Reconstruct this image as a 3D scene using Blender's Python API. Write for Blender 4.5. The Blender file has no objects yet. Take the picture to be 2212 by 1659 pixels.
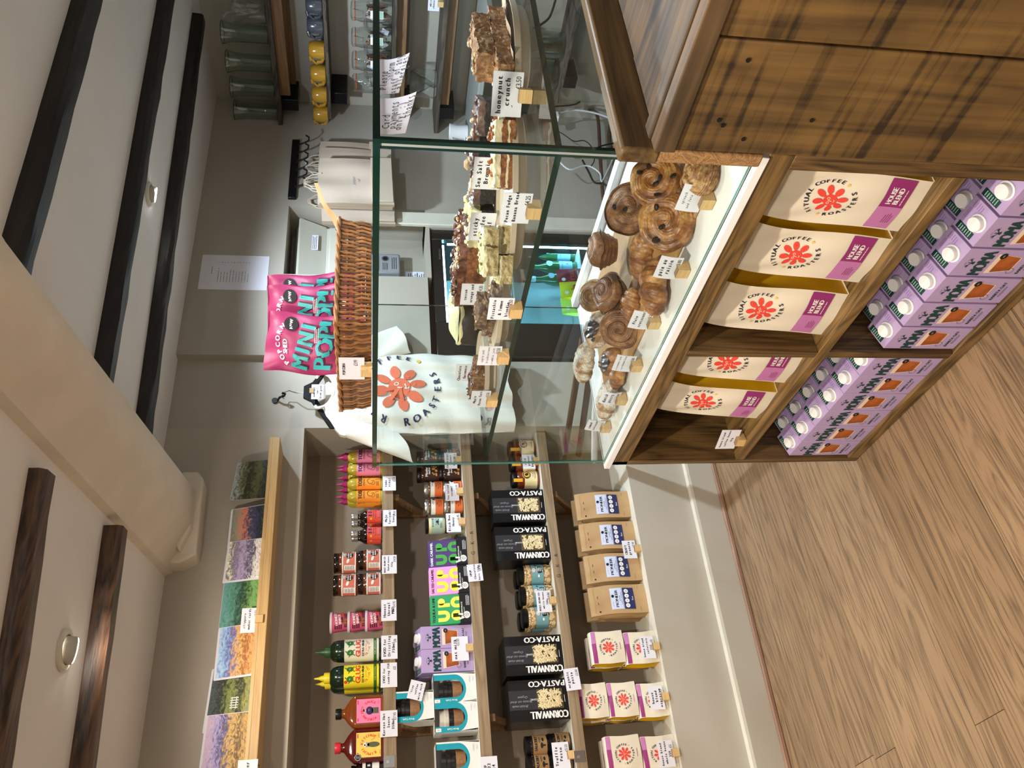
import bpy, math, random
from mathutils import Vector, Matrix, noise
random.seed(7)
PI = math.pi
C = bpy.context.scene.collection
sin, cos = math.sin, math.cos

# ---------------------------------------------------------------- camera
FOC, YAW, PIT, ROL, EYE = 1783.0, math.radians(33.165), math.radians(9.607), math.radians(-0.0875), 1.5
_f = Vector((sin(YAW)*cos(PIT), cos(YAW)*cos(PIT), -sin(PIT)))
_r = Vector((cos(YAW), -sin(YAW), 0))
_d = _f.cross(_r)
_r2 = cos(ROL)*_r + sin(ROL)*_d
_d2 = -sin(ROL)*_r + cos(ROL)*_d
cd = bpy.data.cameras.new('camera')
cam = bpy.data.objects.new('camera', cd); C.objects.link(cam)
cd.sensor_fit = 'HORIZONTAL'; cd.sensor_width = 36.0; cd.lens = 36.0*FOC/2212.0
cd.clip_start = 0.02
cam.matrix_world = Matrix(((_d2.x, _r2.x, -_f.x, 0), (_d2.y, _r2.y, -_f.y, 0), (_d2.z, _r2.z, -_f.z, EYE), (0, 0, 0, 1)))
bpy.context.scene.camera = cam

def _ray(x, y):
    return _f + ((829.5-y)/FOC)*_r2 + ((x-1106.0)/FOC)*_d2
def onX(x, y, X):
    w = _ray(x, y); t = X/w.x; return Vector((X, t*w.y, EYE+t*w.z))
def onY(x, y, Y):
    w = _ray(x, y); t = Y/w.y; return Vector((t*w.x, Y, EYE+t*w.z))
def onZ(x, y, Z):
    w = _ray(x, y); t = (Z-EYE)/w.z; return Vector((t*w.x, t*w.y, Z))

# ---------------------------------------------------------------- world, exposure
sc = bpy.context.scene
sc.view_settings.view_transform = 'Standard'; sc.view_settings.look = 'None'
sc.view_settings.gamma = 1; sc.view_settings.use_curve_mapping = False
sc.view_settings.exposure = -0.12
wd = bpy.data.worlds.new('world'); sc.world = wd; wd.use_nodes = True
wd.node_tree.nodes['Background'].inputs[0].default_value = (0.72, 0.78, 0.9, 1)
wd.node_tree.nodes['Background'].inputs[1].default_value = 0.25

def spot(loc, energy, col, size=150, target=None, blend=0.6, rad=0.035):
    l = bpy.data.lights.new('downlight_beam', 'SPOT'); l.energy = energy; l.color = col
    l.spot_size = math.radians(size); l.spot_blend = blend; l.shadow_soft_size = rad
    o = bpy.data.objects.new('downlight_beam', l); C.objects.link(o); o.location = loc
    t = Vector(target) if target else Vector((loc[0], loc[1], 0))
    o.rotation_euler = (t-Vector(loc)).to_track_quat('-Z', 'Y').to_euler()
WARM = (1.0, 0.89, 0.76); COOL = (0.74, 0.87, 1.0)
# ceiling downlights of the shop: two in view, the others behind and beside the camera
spot((0.68, 2.26, 2.225), 46, WARM, 150, (.95, 3.0, .2), .75)
spot((2.40, 2.36, 2.30), 150, COOL, 155, (2.5, 2.3, 0), .5)
spot((0.25, 0.9, 2.25), 140, WARM, 155, (0.6, 1.3, 0), .8)
spot((-0.7, 1.9, 2.25), 125, WARM, 155, None, .8)
spot((-0.6, -0.4, 2.25), 120, WARM, 155, None, .8)
spot((2.3, 0.9, 2.30), 150, COOL, 155, None, .5)
spot((1.30, 1.30, 2.32), 40, (1, .93, .84), 140, None, .8)
# unseen fill light added behind the camera to brighten ceiling and walls
al = bpy.data.lights.new('front_fill_light', 'AREA'); al.energy = 13; al.color = (1.0, .95, .90); al.shape = 'RECTANGLE'; al.size = 3.2; al.size_y = 1.9
ao = bpy.data.objects.new('front_fill_light', al); C.objects.link(ao); ao.location = (0.6, -1.65, 1.25); ao.rotation_euler = (math.radians(90), 0, 0)

# ---------------------------------------------------------------- materials
def lin(c):
    return tuple(((v/255.0)/12.92 if v/255.0 <= .04045 else ((v/255.0+.055)/1.055)**2.4) for v in c)
_M = {}
def mat(name, col=(128, 128, 128), rough=.55, metal=0.0, var=0.0, vs=8.0, bump=0.0, bs=60.0, coat=0.0, trans=0.0, ior=1.45, emit=0.0, stretch=(1, 1, 1), col2=None):
    if name in _M: return _M[name]
    m = bpy.data.materials.new(name); m.use_nodes = True; _M[name] = m
    n = m.node_tree.nodes; L = m.node_tree.links; b = n['Principled BSDF']
    c = lin(col); b.inputs['Base Color'].default_value = (*c, 1)
    b.inputs['Roughness'].default_value = rough; b.inputs['Metallic'].default_value = metal
    b.inputs['Coat Weight'].default_value = coat; b.inputs['Transmission Weight'].default_value = trans
    b.inputs['IOR'].default_value = ior
    if emit:
        b.inputs['Emission Color'].default_value = (*c, 1); b.inputs['Emission Strength'].default_value = emit
    if var or bump or col2:
        tc = n.new('ShaderNodeTexCoord'); mp = n.new('ShaderNodeMapping'); mp.inputs['Scale'].default_value = stretch
        L.new(tc.outputs['Object'], mp.inputs['Vector'])
    if var or col2:
        nz = n.new('ShaderNodeTexNoise'); nz.inputs['Scale'].default_value = vs; nz.inputs['Detail'].default_value = 5
        L.new(mp.outputs[0], nz.inputs['Vector'])
        r = n.new('ShaderNodeValToRGB'); r.color_ramp.elements[0].position = .32; r.color_ramp.elements[1].position = .68
        if col2: c2 = lin(col2)
        else: c2 = tuple(min(1, v*(1+var)) for v in c)
        c1 = c if col2 else tuple(v*(1-var) for v in c)
        r.color_ramp.elements[0].color = (*c1, 1); r.color_ramp.elements[1].color = (*c2, 1)
        L.new(nz.outputs[0], r.inputs[0]); L.new(r.outputs[0], b.inputs['Base Color'])
    if bump:
        nb = n.new('ShaderNodeTexNoise'); nb.inputs['Scale'].default_value = bs; nb.inputs['Detail'].default_value = 6
        L.new(mp.outputs[0], nb.inputs['Vector'])
        bp = n.new('ShaderNodeBump'); bp.inputs['Strength'].default_value = bump; bp.inputs['Distance'].default_value = .01
        L.new(nb.outputs[0], bp.inputs['Height']); L.new(bp.outputs[0], b.inputs['Normal'])
    return m
def wood(name, dark, light, axis=0, scale=1.0, rough=.5, contrast=(.35, .65), saw=0.0, knots=True, fine=.35, rnd=.12, bump=.12, sawaxis=2):
    """procedural timber: grain stretched along `axis` of object space, per-object offset and tone"""
    if name in _M: return _M[name]
    m = bpy.data.materials.new(name); m.use_nodes = True; _M[name] = m
    n = m.node_tree.nodes; L = m.node_tree.links; b = n['Principled BSDF']; b.inputs['Roughness'].default_value = rough
    tc = n.new('ShaderNodeTexCoord'); oi = n.new('ShaderNodeObjectInfo')
    ad = n.new('ShaderNodeVectorMath'); ad.operation = 'MULTIPLY_ADD'
    cv = n.new('ShaderNodeCombineXYZ')
    for i in range(3): L.new(oi.outputs['Random'], cv.inputs[i])
    ad.inputs[1].default_value = (37, 53, 71); L.new(cv.outputs[0], ad.inputs[0]); L.new(tc.outputs['Object'], ad.inputs[2])
    mp = n.new('ShaderNodeMapping'); s = [9*scale]*3; s[axis] = .8*scale; mp.inputs['Scale'].default_value = s
    L.new(ad.outputs[0], mp.inputs[0])
    n1 = n.new('ShaderNodeTexNoise'); n1.inputs['Scale'].default_value = 1.0; n1.inputs['Detail'].default_value = 3; n1.inputs['Distortion'].default_value = .9
    L.new(mp.outputs[0], n1.inputs['Vector'])
    # contour rings of the broad noise give cathedral grain
    mu = n.new('ShaderNodeMath'); mu.operation = 'MULTIPLY'; mu.inputs[1].default_value = 16
    L.new(n1.outputs[0], mu.inputs[0])
    fr = n.new('ShaderNodeMath'); fr.operation = 'PINGPONG'; fr.inputs[1].default_value = 1.0; L.new(mu.outputs[0], fr.inputs[0])
    mp2 = n.new('ShaderNodeMapping'); s = [160*scale]*3; s[axis] = 4*scale; mp2.inputs['Scale'].default_value = s
    L.new(ad.outputs[0], mp2.inputs[0])
    n2 = n.new('ShaderNodeTexNoise'); n2.inputs['Scale'].default_value = 1.0; n2.inputs['Detail'].default_value = 4
    L.new(mp2.outputs[0], n2.inputs['Vector'])
    a1 = n.new('ShaderNodeMath'); a1.operation = 'MULTIPLY_ADD'; a1.inputs[1].default_value = .30
    m2 = n.new('ShaderNodeMath'); m2.operation = 'MULTIPLY'; m2.inputs[1].default_value = .7; L.new(n2.outputs[0], m2.inputs[0])
    L.new(fr.outputs[0], a1.inputs[0]); L.new(m2.outputs[0], a1.inputs[2])
    last = a1
    if saw:
        mp3 = n.new('ShaderNodeMapping'); s = [2.5]*3; s[sawaxis] = 60; mp3.inputs['Scale'].default_value = s
        mp3.inputs['Rotation'].default_value = (.12, 0, 0)
        L.new(ad.outputs[0], mp3.inputs[0])
        n3 = n.new('ShaderNodeTexNoise'); n3.inputs['Scale'].default_value = 1.0; n3.inputs['Detail'].default_value = 2; L.new(mp3.outputs[0], n3.inputs[0])
        r3 = n.new('ShaderNodeMapRange'); r3.inputs[1].default_value = .30; r3.inputs[2].default_value = .48; L.new(n3.outputs[0], r3.inputs[0])
        n4 = n.new('ShaderNodeTexNoise'); n4.inputs['Scale'].default_value = 5; n4.inputs['Detail'].default_value = 3; L.new(ad.outputs[0], n4.inputs[0])
        r4 = n.new('ShaderNodeMapRange'); r4.inputs[1].default_value = .35; r4.inputs[2].default_value = .6; r4.inputs[3].default_value = -.2; r4.inputs[4].default_value = .12; L.new(n4.outputs[0], r4.inputs[0])
        q = n.new('ShaderNodeMath'); q.operation = 'MULTIPLY_ADD'; q.inputs[1].default_value = saw; L.new(r3.outputs[0], q.inputs[0]); L.new(last.outputs[0], q.inputs[2])
        q2 = n.new('ShaderNodeMath'); q2.operation = 'ADD'; L.new(q.outputs[0], q2.inputs[0]); L.new(r4.outputs[0], q2.inputs[1])
        q3 = n.new('ShaderNodeMath'); q3.operation = 'SUBTRACT'; q3.inputs[1].default_value = saw*.8; L.new(q2.outputs[0], q3.inputs[0]); last = q3
    rp = n.new('ShaderNodeValToRGB'); rp.color_ramp.elements[0].position = contrast[0]; rp.color_ramp.elements[1].position = contrast[1]
    rp.color_ramp.elements[0].color = (*lin(dark), 1); rp.color_ramp.elements[1].color = (*lin(light), 1)
    L.new(last.outputs[0], rp.inputs[0])
    col = rp
    if knots:
        vo = n.new('ShaderNodeTexVoronoi'); mpk = n.new('ShaderNodeMapping'); s = [5.0]*3; s[axis] = 2.2; mpk.inputs['Scale'].default_value = s
        L.new(ad.outputs[0], mpk.inputs[0]); L.new(mpk.outputs[0], vo.inputs['Vector']); vo.inputs['Scale'].default_value = 1
        rk = n.new('ShaderNodeMapRange'); rk.inputs[1].default_value = .06; rk.inputs[2].default_value = .12; rk.inputs[3].default_value = .35; rk.inputs[4].default_value = 1
        L.new(vo.outputs['Distance'], rk.inputs[0])
        mx = n.new('ShaderNodeMix'); mx.data_type = 'RGBA'; mx.blend_type = 'MULTIPLY'; mx.inputs[0].default_value = 1
        L.new(rp.outputs[0], mx.inputs[6]); L.new(rk.outputs[0], mx.inputs[7]); colo = mx.outputs[2]
    else: colo = rp.outputs[0]
    hs = n.new('ShaderNodeHueSaturation'); rv = n.new('ShaderNodeMapRange'); rv.inputs[3].default_value = 1-rnd; rv.inputs[4].default_value = 1+rnd
    L.new(oi.outputs['Random'], rv.inputs[0]); L.new(rv.outputs[0], hs.inputs['Value']); L.new(colo, hs.inputs['Color'])
    L.new(hs.outputs[0], b.inputs['Base Color'])
    bp = n.new('ShaderNodeBump'); bp.inputs['Strength'].default_value = bump; bp.inputs['Distance'].default_value = .004
    L.new(last.outputs[0], bp.inputs['Height']); L.new(bp.outputs[0], b.inputs['Normal'])
    return m
def thin_glass(name, tint=(249, 252, 251), rough=0.0, refl=1.0, pw_=4.5):
    if name in _M: return _M[name]
    m = bpy.data.materials.new(name); m.use_nodes = True; _M[name] = m
    n = m.node_tree.nodes; L = m.node_tree.links
    for x in list(n):
        if x.type != 'OUTPUT_MATERIAL': n.remove(x)
    out = [x for x in n if x.type == 'OUTPUT_MATERIAL'][0]
    t = n.new('ShaderNodeBsdfTransparent'); t.inputs[0].default_value = (*lin(tint), 1)
    g = n.new('ShaderNodeBsdfGlossy'); g.inputs['Roughness'].default_value = rough
    lw = n.new('ShaderNodeLayerWeight'); lw.inputs[0].default_value = .5
    pw = n.new('ShaderNodeMath'); pw.operation = 'POWER'; pw.inputs[1].default_value = pw_; L.new(lw.outputs['Facing'], pw.inputs[0])
    mu = n.new('ShaderNodeMath'); mu.operation = 'MULTIPLY_ADD'; mu.use_clamp = True; mu.inputs[1].default_value = .9*min(1, refl); mu.inputs[2].default_value = .022*refl; L.new(pw.outputs[0], mu.inputs[0])
    mx = n.new('ShaderNodeMixShader'); L.new(mu.outputs[0], mx.inputs[0]); L.new(t.outputs[0], mx.inputs[1]); L.new(g.outputs[0], mx.inputs[2])
    L.new(mx.outputs[0], out.inputs[0]); return m

WALL = mat('wall_paint', (172, 166, 154), .85, var=.05, vs=2.5, bump=.06, bs=30)
WALLN = mat('wall_paint_niche_shade', (146, 132, 114), .8, var=.05, vs=2.5)  # wall paint darkened, part of the niche's shade is put into the colour
WALLW = mat('wall_paint_warm', (178, 170, 156), .7, var=.05, vs=2.5, bump=.05, bs=25)
CEIL = mat('ceiling_plaster', (228, 225, 222), .9, var=.03, vs=3, bump=.05, bs=35)
PLAST = mat('beam_plaster', (222, 212, 196), .85, var=.05, vs=6, bump=.35, bs=22)
CREAM = mat('cream_gloss_paint', (214, 210, 196), .45, var=.05, vs=12, bump=.05)
BEAM = wood('black_beam_wood', (12, 9, 8), (38, 27, 23), 0, 1.0, .5, (.3, .75), bump=.5)
BEAMB = wood('brown_beam_wood', (40, 26, 20), (98, 72, 54), 0, 1.0, .4, (.3, .7), bump=.3)
FLOORW = wood('oak_floor', (80, 65, 51), (150, 123, 93), 0, 1.5, .40, (.16, .56), rnd=.10, bump=.08, knots=False)
PINEF = wood('rough_pine_shelf', (116, 96, 72), (158, 136, 106), 0, 1, .7, (.2, .7), rnd=.04)
PINEB = wood('pine_bracket', (120, 88, 56), (160, 124, 84), 1, 1, .6, (.2, .7))
PINEL = wood('light_pine_board', (176, 142, 92), (206, 172, 118), 0, 1, .5, (.2, .7), knots=False, rnd=.03)
CABY = wood('cabinet_wood_y', (60, 44, 22), (132, 102, 58), 1, 1, .5, (.25, .7))
CABZ = wood('cabinet_wood_z', (50, 36, 19), (116, 88, 50), 2, 1, .5, (.25, .7))
SAWN = wood('sawn_board_z', (42, 29, 14), (120, 90, 47), 2, .5, .55, (.02, .80), saw=.42, rnd=.08, bump=.25, sawaxis=2)
TOPY = wood('counter_top_wood', (44, 33, 19), (94, 71, 42), 1, .8, .68, (.1, .8), saw=.25, sawaxis=0)
TOPX = wood('counter_rim_wood', (60, 44, 23), (116, 90, 50), 0, .8, .5, (.25, .75))
ENDG = wood('end_grain_wood', (72, 48, 28), (172, 132, 86), 0, 3.0, .55, (.1, .7), knots=False)
DRIFT = wood('dark_old_shelf', (44, 38, 34), (96, 84, 72), 1, 1.5, .8, (.3, .7), bump=.6)
PINEM = wood('batten_pine', (104, 72, 44), (146, 108, 70), 1, 1, .6, (.2, .8))
BLOCK = wood('block_pine', (196, 160, 104), (226, 192, 138), 0, 6, .6, (.2, .8), knots=False, rnd=.05)
BLOCKT = wood('block_end_grain', (120, 96, 68), (150, 124, 90), 0, 6, .7, (.2, .8), knots=False, rnd=.05)
WHITE = mat('white_gloss', (240, 240, 240), .25, coat=.3)
WHITEM = mat('white_matt', (232, 232, 236), .6)
PAPER = mat('white_card_paper', (226, 226, 236), .8)
INK = mat('black_ink', (22, 22, 26), .7)
GREYINK = mat('grey_ink', (90, 90, 98), .7)
BLACK = mat('black_plastic', (14, 14, 16), .35)
BLACKM = mat('black_metal', (18, 18, 20), .45, .3)
STEEL = mat('steel', (176, 176, 178), .3, 1.0)
SILVER = mat('silver_lid', (205, 205, 205), .28, .9)
GLASS = thin_glass('case_glass')
GLASSG = thin_glass('green_vase_glass', (238, 246, 242), .03, 3.0, 2.2)
GLASSC = thin_glass('clear_jar_glass', (248, 251, 251), .02, 2.4, 2.6)
EDGE = mat('glass_cut_edge', (6, 42, 36), .08, coat=1.0)
EDGEL = mat('glass_cut_edge_light', (90, 150, 145), .1, coat=.6)
SILIC = mat('silicone_seam', (150, 160, 158), .3)
# ---------------------------------------------------------------- mesh builder
class MB:
    def __init__(s): s.v = []; s.f = []; s.m = []; s.mats = []; s.sm = []
    def mi(s, m):
        if m not in s.mats: s.mats.append(m)
        return s.mats.index(m)
    def add(s, vs, fs, m, smooth=False, xf=None):
        o = len(s.v); k = s.mi(m)
        s.v += [tuple(xf @ Vector(p)) for p in vs] if xf is not None else [tuple(p) for p in vs]
        for f in fs: s.f.append(tuple(i+o for i in f)); s.m.append(k); s.sm.append(smooth)
        return s
    def box(s, a, b, m, xf=None, mats=None):
        x0, y0, z0 = a; x1, y1, z1 = b
        v = [(x0,y0,z0),(x1,y0,z0),(x1,y1,z0),(x0,y1,z0),(x0,y0,z1),(x1,y0,z1),(x1,y1,z1),(x0,y1,z1)]
        fs = [(0,3,2,1),(4,5,6,7),(0,1,5,4),(2,3,7,6),(0,4,7,3),(1,2,6,5)]   # -z +z -y +y -x +x
        if mats:
            for i, f in enumerate(fs): s.add(v, [f], mats.get(i, m), xf=xf)
        else: s.add(v, fs, m, xf=xf)
        return s
    def prism(s, poly, a, b, m, ax='z', xf=None):
        """extrude a 2-D polygon; ax = extrusion axis"""
        n = len(poly)
        def P(p, h):
            if ax == 'z': return (p[0], p[1], h)
            if ax == 'y': return (p[0], h, p[1])
            return (h, p[0], p[1])
        v = [P(p, a) for p in poly]+[P(p, b) for p in poly]
        fs = [tuple(range(n)), tuple(range(2*n-1, n-1, -1))]+[(i, i+n, (i+1) % n+n, (i+1) % n) for i in range(n)]
        return s.add(v, fs, m, xf=xf)
    def lathe(s, prof, m, n=24, c=(0, 0), caps=True, xf=None, mats=None, sx=1, sy=1):
        v = []
        for r, z in prof:
            for i in range(n): a = 2*PI*i/n; v.append((c[0]+r*sx*cos(a), c[1]+r*sy*sin(a), z))
        for j in range(len(prof)-1):
            fs = [(j*n+i, j*n+(i+1) % n, (j+1)*n+(i+1) % n, (j+1)*n+i) for i in range(n)]
            if j == 0: s._lo = len(s.v)
            k = s.mi(mats[j] if mats else m)
            base = s._lo
            if j == 0: s.v += [tuple(xf @ Vector(p)) for p in v] if xf is not None else v
            for f in fs: s.f.append(tuple(base+i for i in f)); s.m.append(k); s.sm.append(True)
        if caps:
            k = s.mi(m); b = s._lo
            if prof[0][0] > 1e-5: s.f.append(tuple(b+i for i in range(n-1, -1, -1))); s.m.append(s.mi(mats[0]) if mats else k); s.sm.append(False)
            if prof[-1][0] > 1e-5: s.f.append(tuple(b+(len(prof)-1)*n+i for i in range(n))); s.m.append(s.mi(mats[-1]) if mats else k); s.sm.append(False)
        return s
    def tube(s, pts, r, m, n=8, closed=False):
        P = [Vector(p) for p in pts]; N = len(P); vs = []
        up = Vector((0.13, 0.21, 1)).normalized()
        for i, p in enumerate(P):
            a = P[(i-1) % N] if (closed or i > 0) else p
            b = P[(i+1) % N] if (closed or i < N-1) else p
            t = (b-a).normalized()
            x = t.cross(up)
            if x.length < 1e-3: x = t.cross(Vector((1, 0, 0)))
            x.normalize(); y = t.cross(x)
            rr = r[i] if isinstance(r, (list, tuple)) else r
            for k in range(n): q = 2*PI*k/n; vs.append(p+x*rr*cos(q)+y*rr*sin(q))
        fs = []
        for i in range(N if closed else N-1):
            j = (i+1) % N
            fs += [(i*n+k, i*n+(k+1) % n, j*n+(k+1) % n, j*n+k) for k in range(n)]
        s.add(vs, fs, m, True)
        if not closed: s.add(vs[:n], [tuple(range(n))], m); s.add(vs[-n:], [tuple(range(n-1, -1, -1))], m)
        return s
    def surf(s, fn, nu, nv, m, cu=False, cv=False, mfn=None):
        U = nu if cu else nu+1; V = nv if cv else nv+1
        vs = [fn(i/nu, j/nv) for i in range(U) for j in range(V)]
        fs = []; ms = []
        for i in range(nu):
            for j in range(nv):
                fs.append((i*V+j, ((i+1) % U)*V+j, ((i+1) % U)*V+(j+1) % V, i*V+(j+1) % V)); ms.append(mfn((i+.5)/nu, (j+.5)/nv) if mfn else m)
        o = len(s.v); s.v += [tuple(p) for p in vs]
        for f, mm in zip(fs, ms): s.f.append(tuple(i+o for i in f)); s.m.append(s.mi(mm)); s.sm.append(True)
        return s
    def pr(s, P, fn):
        """lay a flat print on the surface given by fn(s, t, height)"""
        for vs, fs, m, lay in P.it: s.add([fn(a, b, lay) for a, b in vs], fs, m)
        return s
    def mesh(s, name):
        me = bpy.data.meshes.new(name); me.from_pydata(s.v, [], s.f)
        for m in s.mats: me.materials.append(m)
        me.polygons.foreach_set('material_index', s.m); me.polygons.foreach_set('use_smooth', s.sm)
        me.update()
        try: me.set_sharp_from_angle(angle=math.radians(42))
        except Exception: pass
        return me
    def build(s, name, parent=None, bevel=0, loc=None):
        o = bpy.data.objects.new(name, s.mesh(name)); C.objects.link(o)
        if parent is not None: o.parent = parent
        if loc: o.location = loc
        if bevel:
            b = o.modifiers.new('bevel', 'BEVEL'); b.width = bevel; b.segments = 2; b.limit_method = 'ANGLE'
        return o
def rotz(a, loc=(0, 0, 0)): return Matrix.Translation(Vector(loc)) @ Matrix.Rotation(a, 4, 'Z')

def tag(o, label, cat, group=None, kind=None):
    if label: o['label'] = label
    if cat: o['category'] = cat
    if group: o['group'] = group
    if kind: o['kind'] = kind
    return o
def struct(o): o['kind'] = 'structure'; return o
def empty(name, loc=(0, 0, 0), rz=0):
    o = bpy.data.objects.new(name, None); C.objects.link(o); o.location = loc; o.rotation_euler = (0, 0, rz); o.empty_display_size = .02
    return o
def copy_tree(o, parent=None):
    c = o.copy(); C.objects.link(c)
    if parent is not None: c.parent = parent
    for ch in o.children: copy_tree(ch, c)
    return c
class Proto:
    """first placement moves the original, later ones copy it with its parts"""
    def __init__(s, fn, cat): s.fn = fn; s.root = None; s.cat = cat; s.n = 0
    def put(s, loc, rz, label, group=None, tilt=(0, 0), sc=None):
        if s.root is None: s.root = s.fn(); o = s.root
        else: o = copy_tree(s.root)
        o.location = loc; o.rotation_euler = (tilt[0], tilt[1], rz)
        o.scale = sc if sc else (1, 1, 1)
        for k in ('label', 'group'):
            if k in o: del o[k]
        tag(o, label, s.cat, group); s.n += 1
        return o

# ---------------------------------------------------------------- flat print (labels, lettering)
_G = {}
def glyph(ch):
    if ch not in _G:
        cu = bpy.data.curves.new('g', 'FONT'); cu.body = ch; cu.resolution_u = 2
        ob = bpy.data.objects.new('g', cu); me = ob.to_mesh()
        vs = [(v.co.x, v.co.y) for v in me.vertices]; fs = [tuple(p.vertices) for p in me.polygons]
        ob.to_mesh_clear(); bpy.data.objects.remove(ob); bpy.data.curves.remove(cu)
        if vs: x0 = min(v[0] for v in vs); x1 = max(v[0] for v in vs)
        else: x0, x1 = 0, .28
        _G[ch] = (vs, fs, x0, x1)
    return _G[ch]
LAY = .00035
class Print:
    def __init__(s): s.it = []
    def poly(s, pts, m, l=1): s.it.append((pts, [tuple(range(len(pts)))], m, l*LAY)); return s
    def rect(s, x, y, w, h, m, l=1, nx=1):
        v = []; f = []
        for i in range(nx+1):
            xx = x-w/2+w*i/nx; v += [(xx, y-h/2), (xx, y+h/2)]
        for i in range(nx): f.append((2*i, 2*i+2, 2*i+3, 2*i+1))
        s.it.append((v, f, m, l*LAY)); return s
    def circ(s, x, y, r, m, l=2, n=18, ry=None, rot=0):
        ry = ry or r
        p = [(r*cos(2*PI*i/n), ry*sin(2*PI*i/n)) for i in range(n)]
        p = [(x+a*cos(rot)-b*sin(rot), y+a*sin(rot)+b*cos(rot)) for a, b in p]
        return s.poly(p, m, l)
    def ring(s, x, y, r, w, m, l=3, n=24, a0=0, a1=2*PI):
        v = []; f = []
        for i in range(n+1):
            a = a0+(a1-a0)*i/n; v += [(x+r*cos(a), y+r*sin(a)), (x+(r-w)*cos(a), y+(r-w)*sin(a))]
        for i in range(n): f.append((2*i, 2*i+1, 2*i+3, 2*i+2))
        s.it.append((v, f, m, l*LAY)); return s
    def line(s, x0, y0, x1, y1, w, m, l=3):
        dx, dy = x1-x0, y1-y0; L = math.hypot(dx, dy) or 1; nx, ny = -dy/L*w/2, dx/L*w/2
        return s.poly([(x0+nx, y0+ny), (x0-nx, y0-ny), (x1-nx, y1-ny), (x1+nx, y1+ny)], m, l)
    def text(s, t, x, y, size, m, l=3, rot=0, wfit=None, sx=1.0, mono=False, align=0, bold=False, slant=0):
        """size = line size; (x, y) = centre of the line (align -1: left end)"""
        lay = []; X = 0
        for ch in t:
            vs, fs, x0, x1 = glyph(ch)
            if ch == ' ': X += .62 if mono else .3; continue
            if mono: lay.append((ch, X+.31-(x0+x1)/2)); X += .66
            else: lay.append((ch, X-x0)); X += (x1-x0)+.07
        W = max(X-.05, .01)
        kx = size*sx
        if wfit: kx = wfit/W
        ox = -W*kx/2 if align == 0 else 0
        cr, sr = cos(rot), sin(rot)
        for ch, px in lay:
            vs, fs, _, _ = glyph(ch)
            pts = []
            for a, b in vs:
                b2 = (b-.35)*size; a2 = (a+px)*kx+ox+slant*b2
                pts.append((x+a2*cr-b2*sr, y+a2*sr+b2*cr))
            s.it.append((pts, fs, m, l*LAY))
            if bold:
                d = size*.045
                s.it.append(([(p[0]+d*cr, p[1]+d*sr) for p in pts], fs, m, (l+.3)*LAY))
                s.it.append(([(p[0]-d*cr, p[1]-d*sr) for p in pts], fs, m, (l+.15)*LAY))
        return s
    def arc(s, t, x, y, r, size, m, mid=PI/2, l=3, span=None, inside=False, bold=False):
        n = len(t); span = span or n*size*.75/r
        for i, ch in enumerate(t):
            if ch == ' ': continue
            fr = (i-(n-1)/2)/max(1, n-1)*span if n > 1 else 0
            a = mid-fr if not inside else mid+fr
            s.text(ch, x+r*cos(a), y+r*sin(a), size, m, l, rot=(a-PI/2) if not inside else a+PI/2, bold=bold)
        return s
    def flower(s, x, y, r, m, face, l=2, n=8):
        for i in range(n):
            a = 2*PI*i/n+.2
            s.circ(x+r*.70*cos(a), y+r*.70*sin(a), r*.30, m, l, 12, ry=r*.19, rot=a)
            s.line(x, y, x+r*.6*cos(a), y+r*.6*sin(a), r*.14, m, l)
        s.circ(x, y, r*.40, m, l+.5, 16)
        s.line(x, y+r*.12, x-r*.04, y-r*.10, r*.04, face, l+1); s.ring(x-r*.16, y+r*.10, r*.09, r*.03, face, l+1, 8)
        s.ring(x+r*.14, y+r*.10, r*.09, r*.03, face, l+1, 8); s.ring(x, y-r*.16, r*.10, r*.035, face, l+1, 8, PI*1.1, PI*1.9)
        return s
    def ritual(s, x, y, R, ink, red, face, star, l=2):
        """round shop emblem: red flower inside a ring of lettering"""
        s.flower(x, y, R*.66, red, face, l)
        s.arc('RITUAL', x, y, R*.9, R*.27, ink, math.radians(103), l, 1.22, bold=True)
        s.arc('COFFEE', x, y, R*.9, R*.27, ink, math.radians(15), l, 1.12, bold=True)
        s.arc('ROASTERS', x, y, R*.9, R*.27, ink, math.radians(246), l, 1.9, inside=True, bold=True)
        for a in (math.radians(-33), math.radians(174)): s.circ(x+R*.9*cos(a), y+R*.9*sin(a), R*.07, star, l, 6)
        return s
    def scribble(s, x, y, w, h, rows, m, l=3, seed=1, th=.35):
        """rows of small print too fine to read"""
        rn = random.Random(seed); dh = h/rows
        for i in range(rows):
            yy = y+h/2-dh*(i+.5); xx = x-w/2; end = x+w/2-rn.random()*w*.25
            while xx < end:
                q = w*(.06+rn.random()*.12); s.rect(xx+q/2, yy, q*.85, dh*th, m, l); xx += q
        return s
def flatmap(org, U, V, N):
    org, U, V, N = Vector(org), Vector(U), Vector(V), Vector(N)
    return lambda a, b, h: org+U*a+V*b+N*h
def front(y, z0=0, x0=0): return lambda a, b, h: Vector((x0+a, y-h, z0+b))
def cyl(r, z0=0, x0=0, y0=0, rf=None):
    def g(a, b, h):
        R = (rf(z0+b) if rf else r)+h*1.6+.0005; t = a/r
        return Vector((x0+R*sin(t), y0-R*cos(t), z0+b))
    return g
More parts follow.
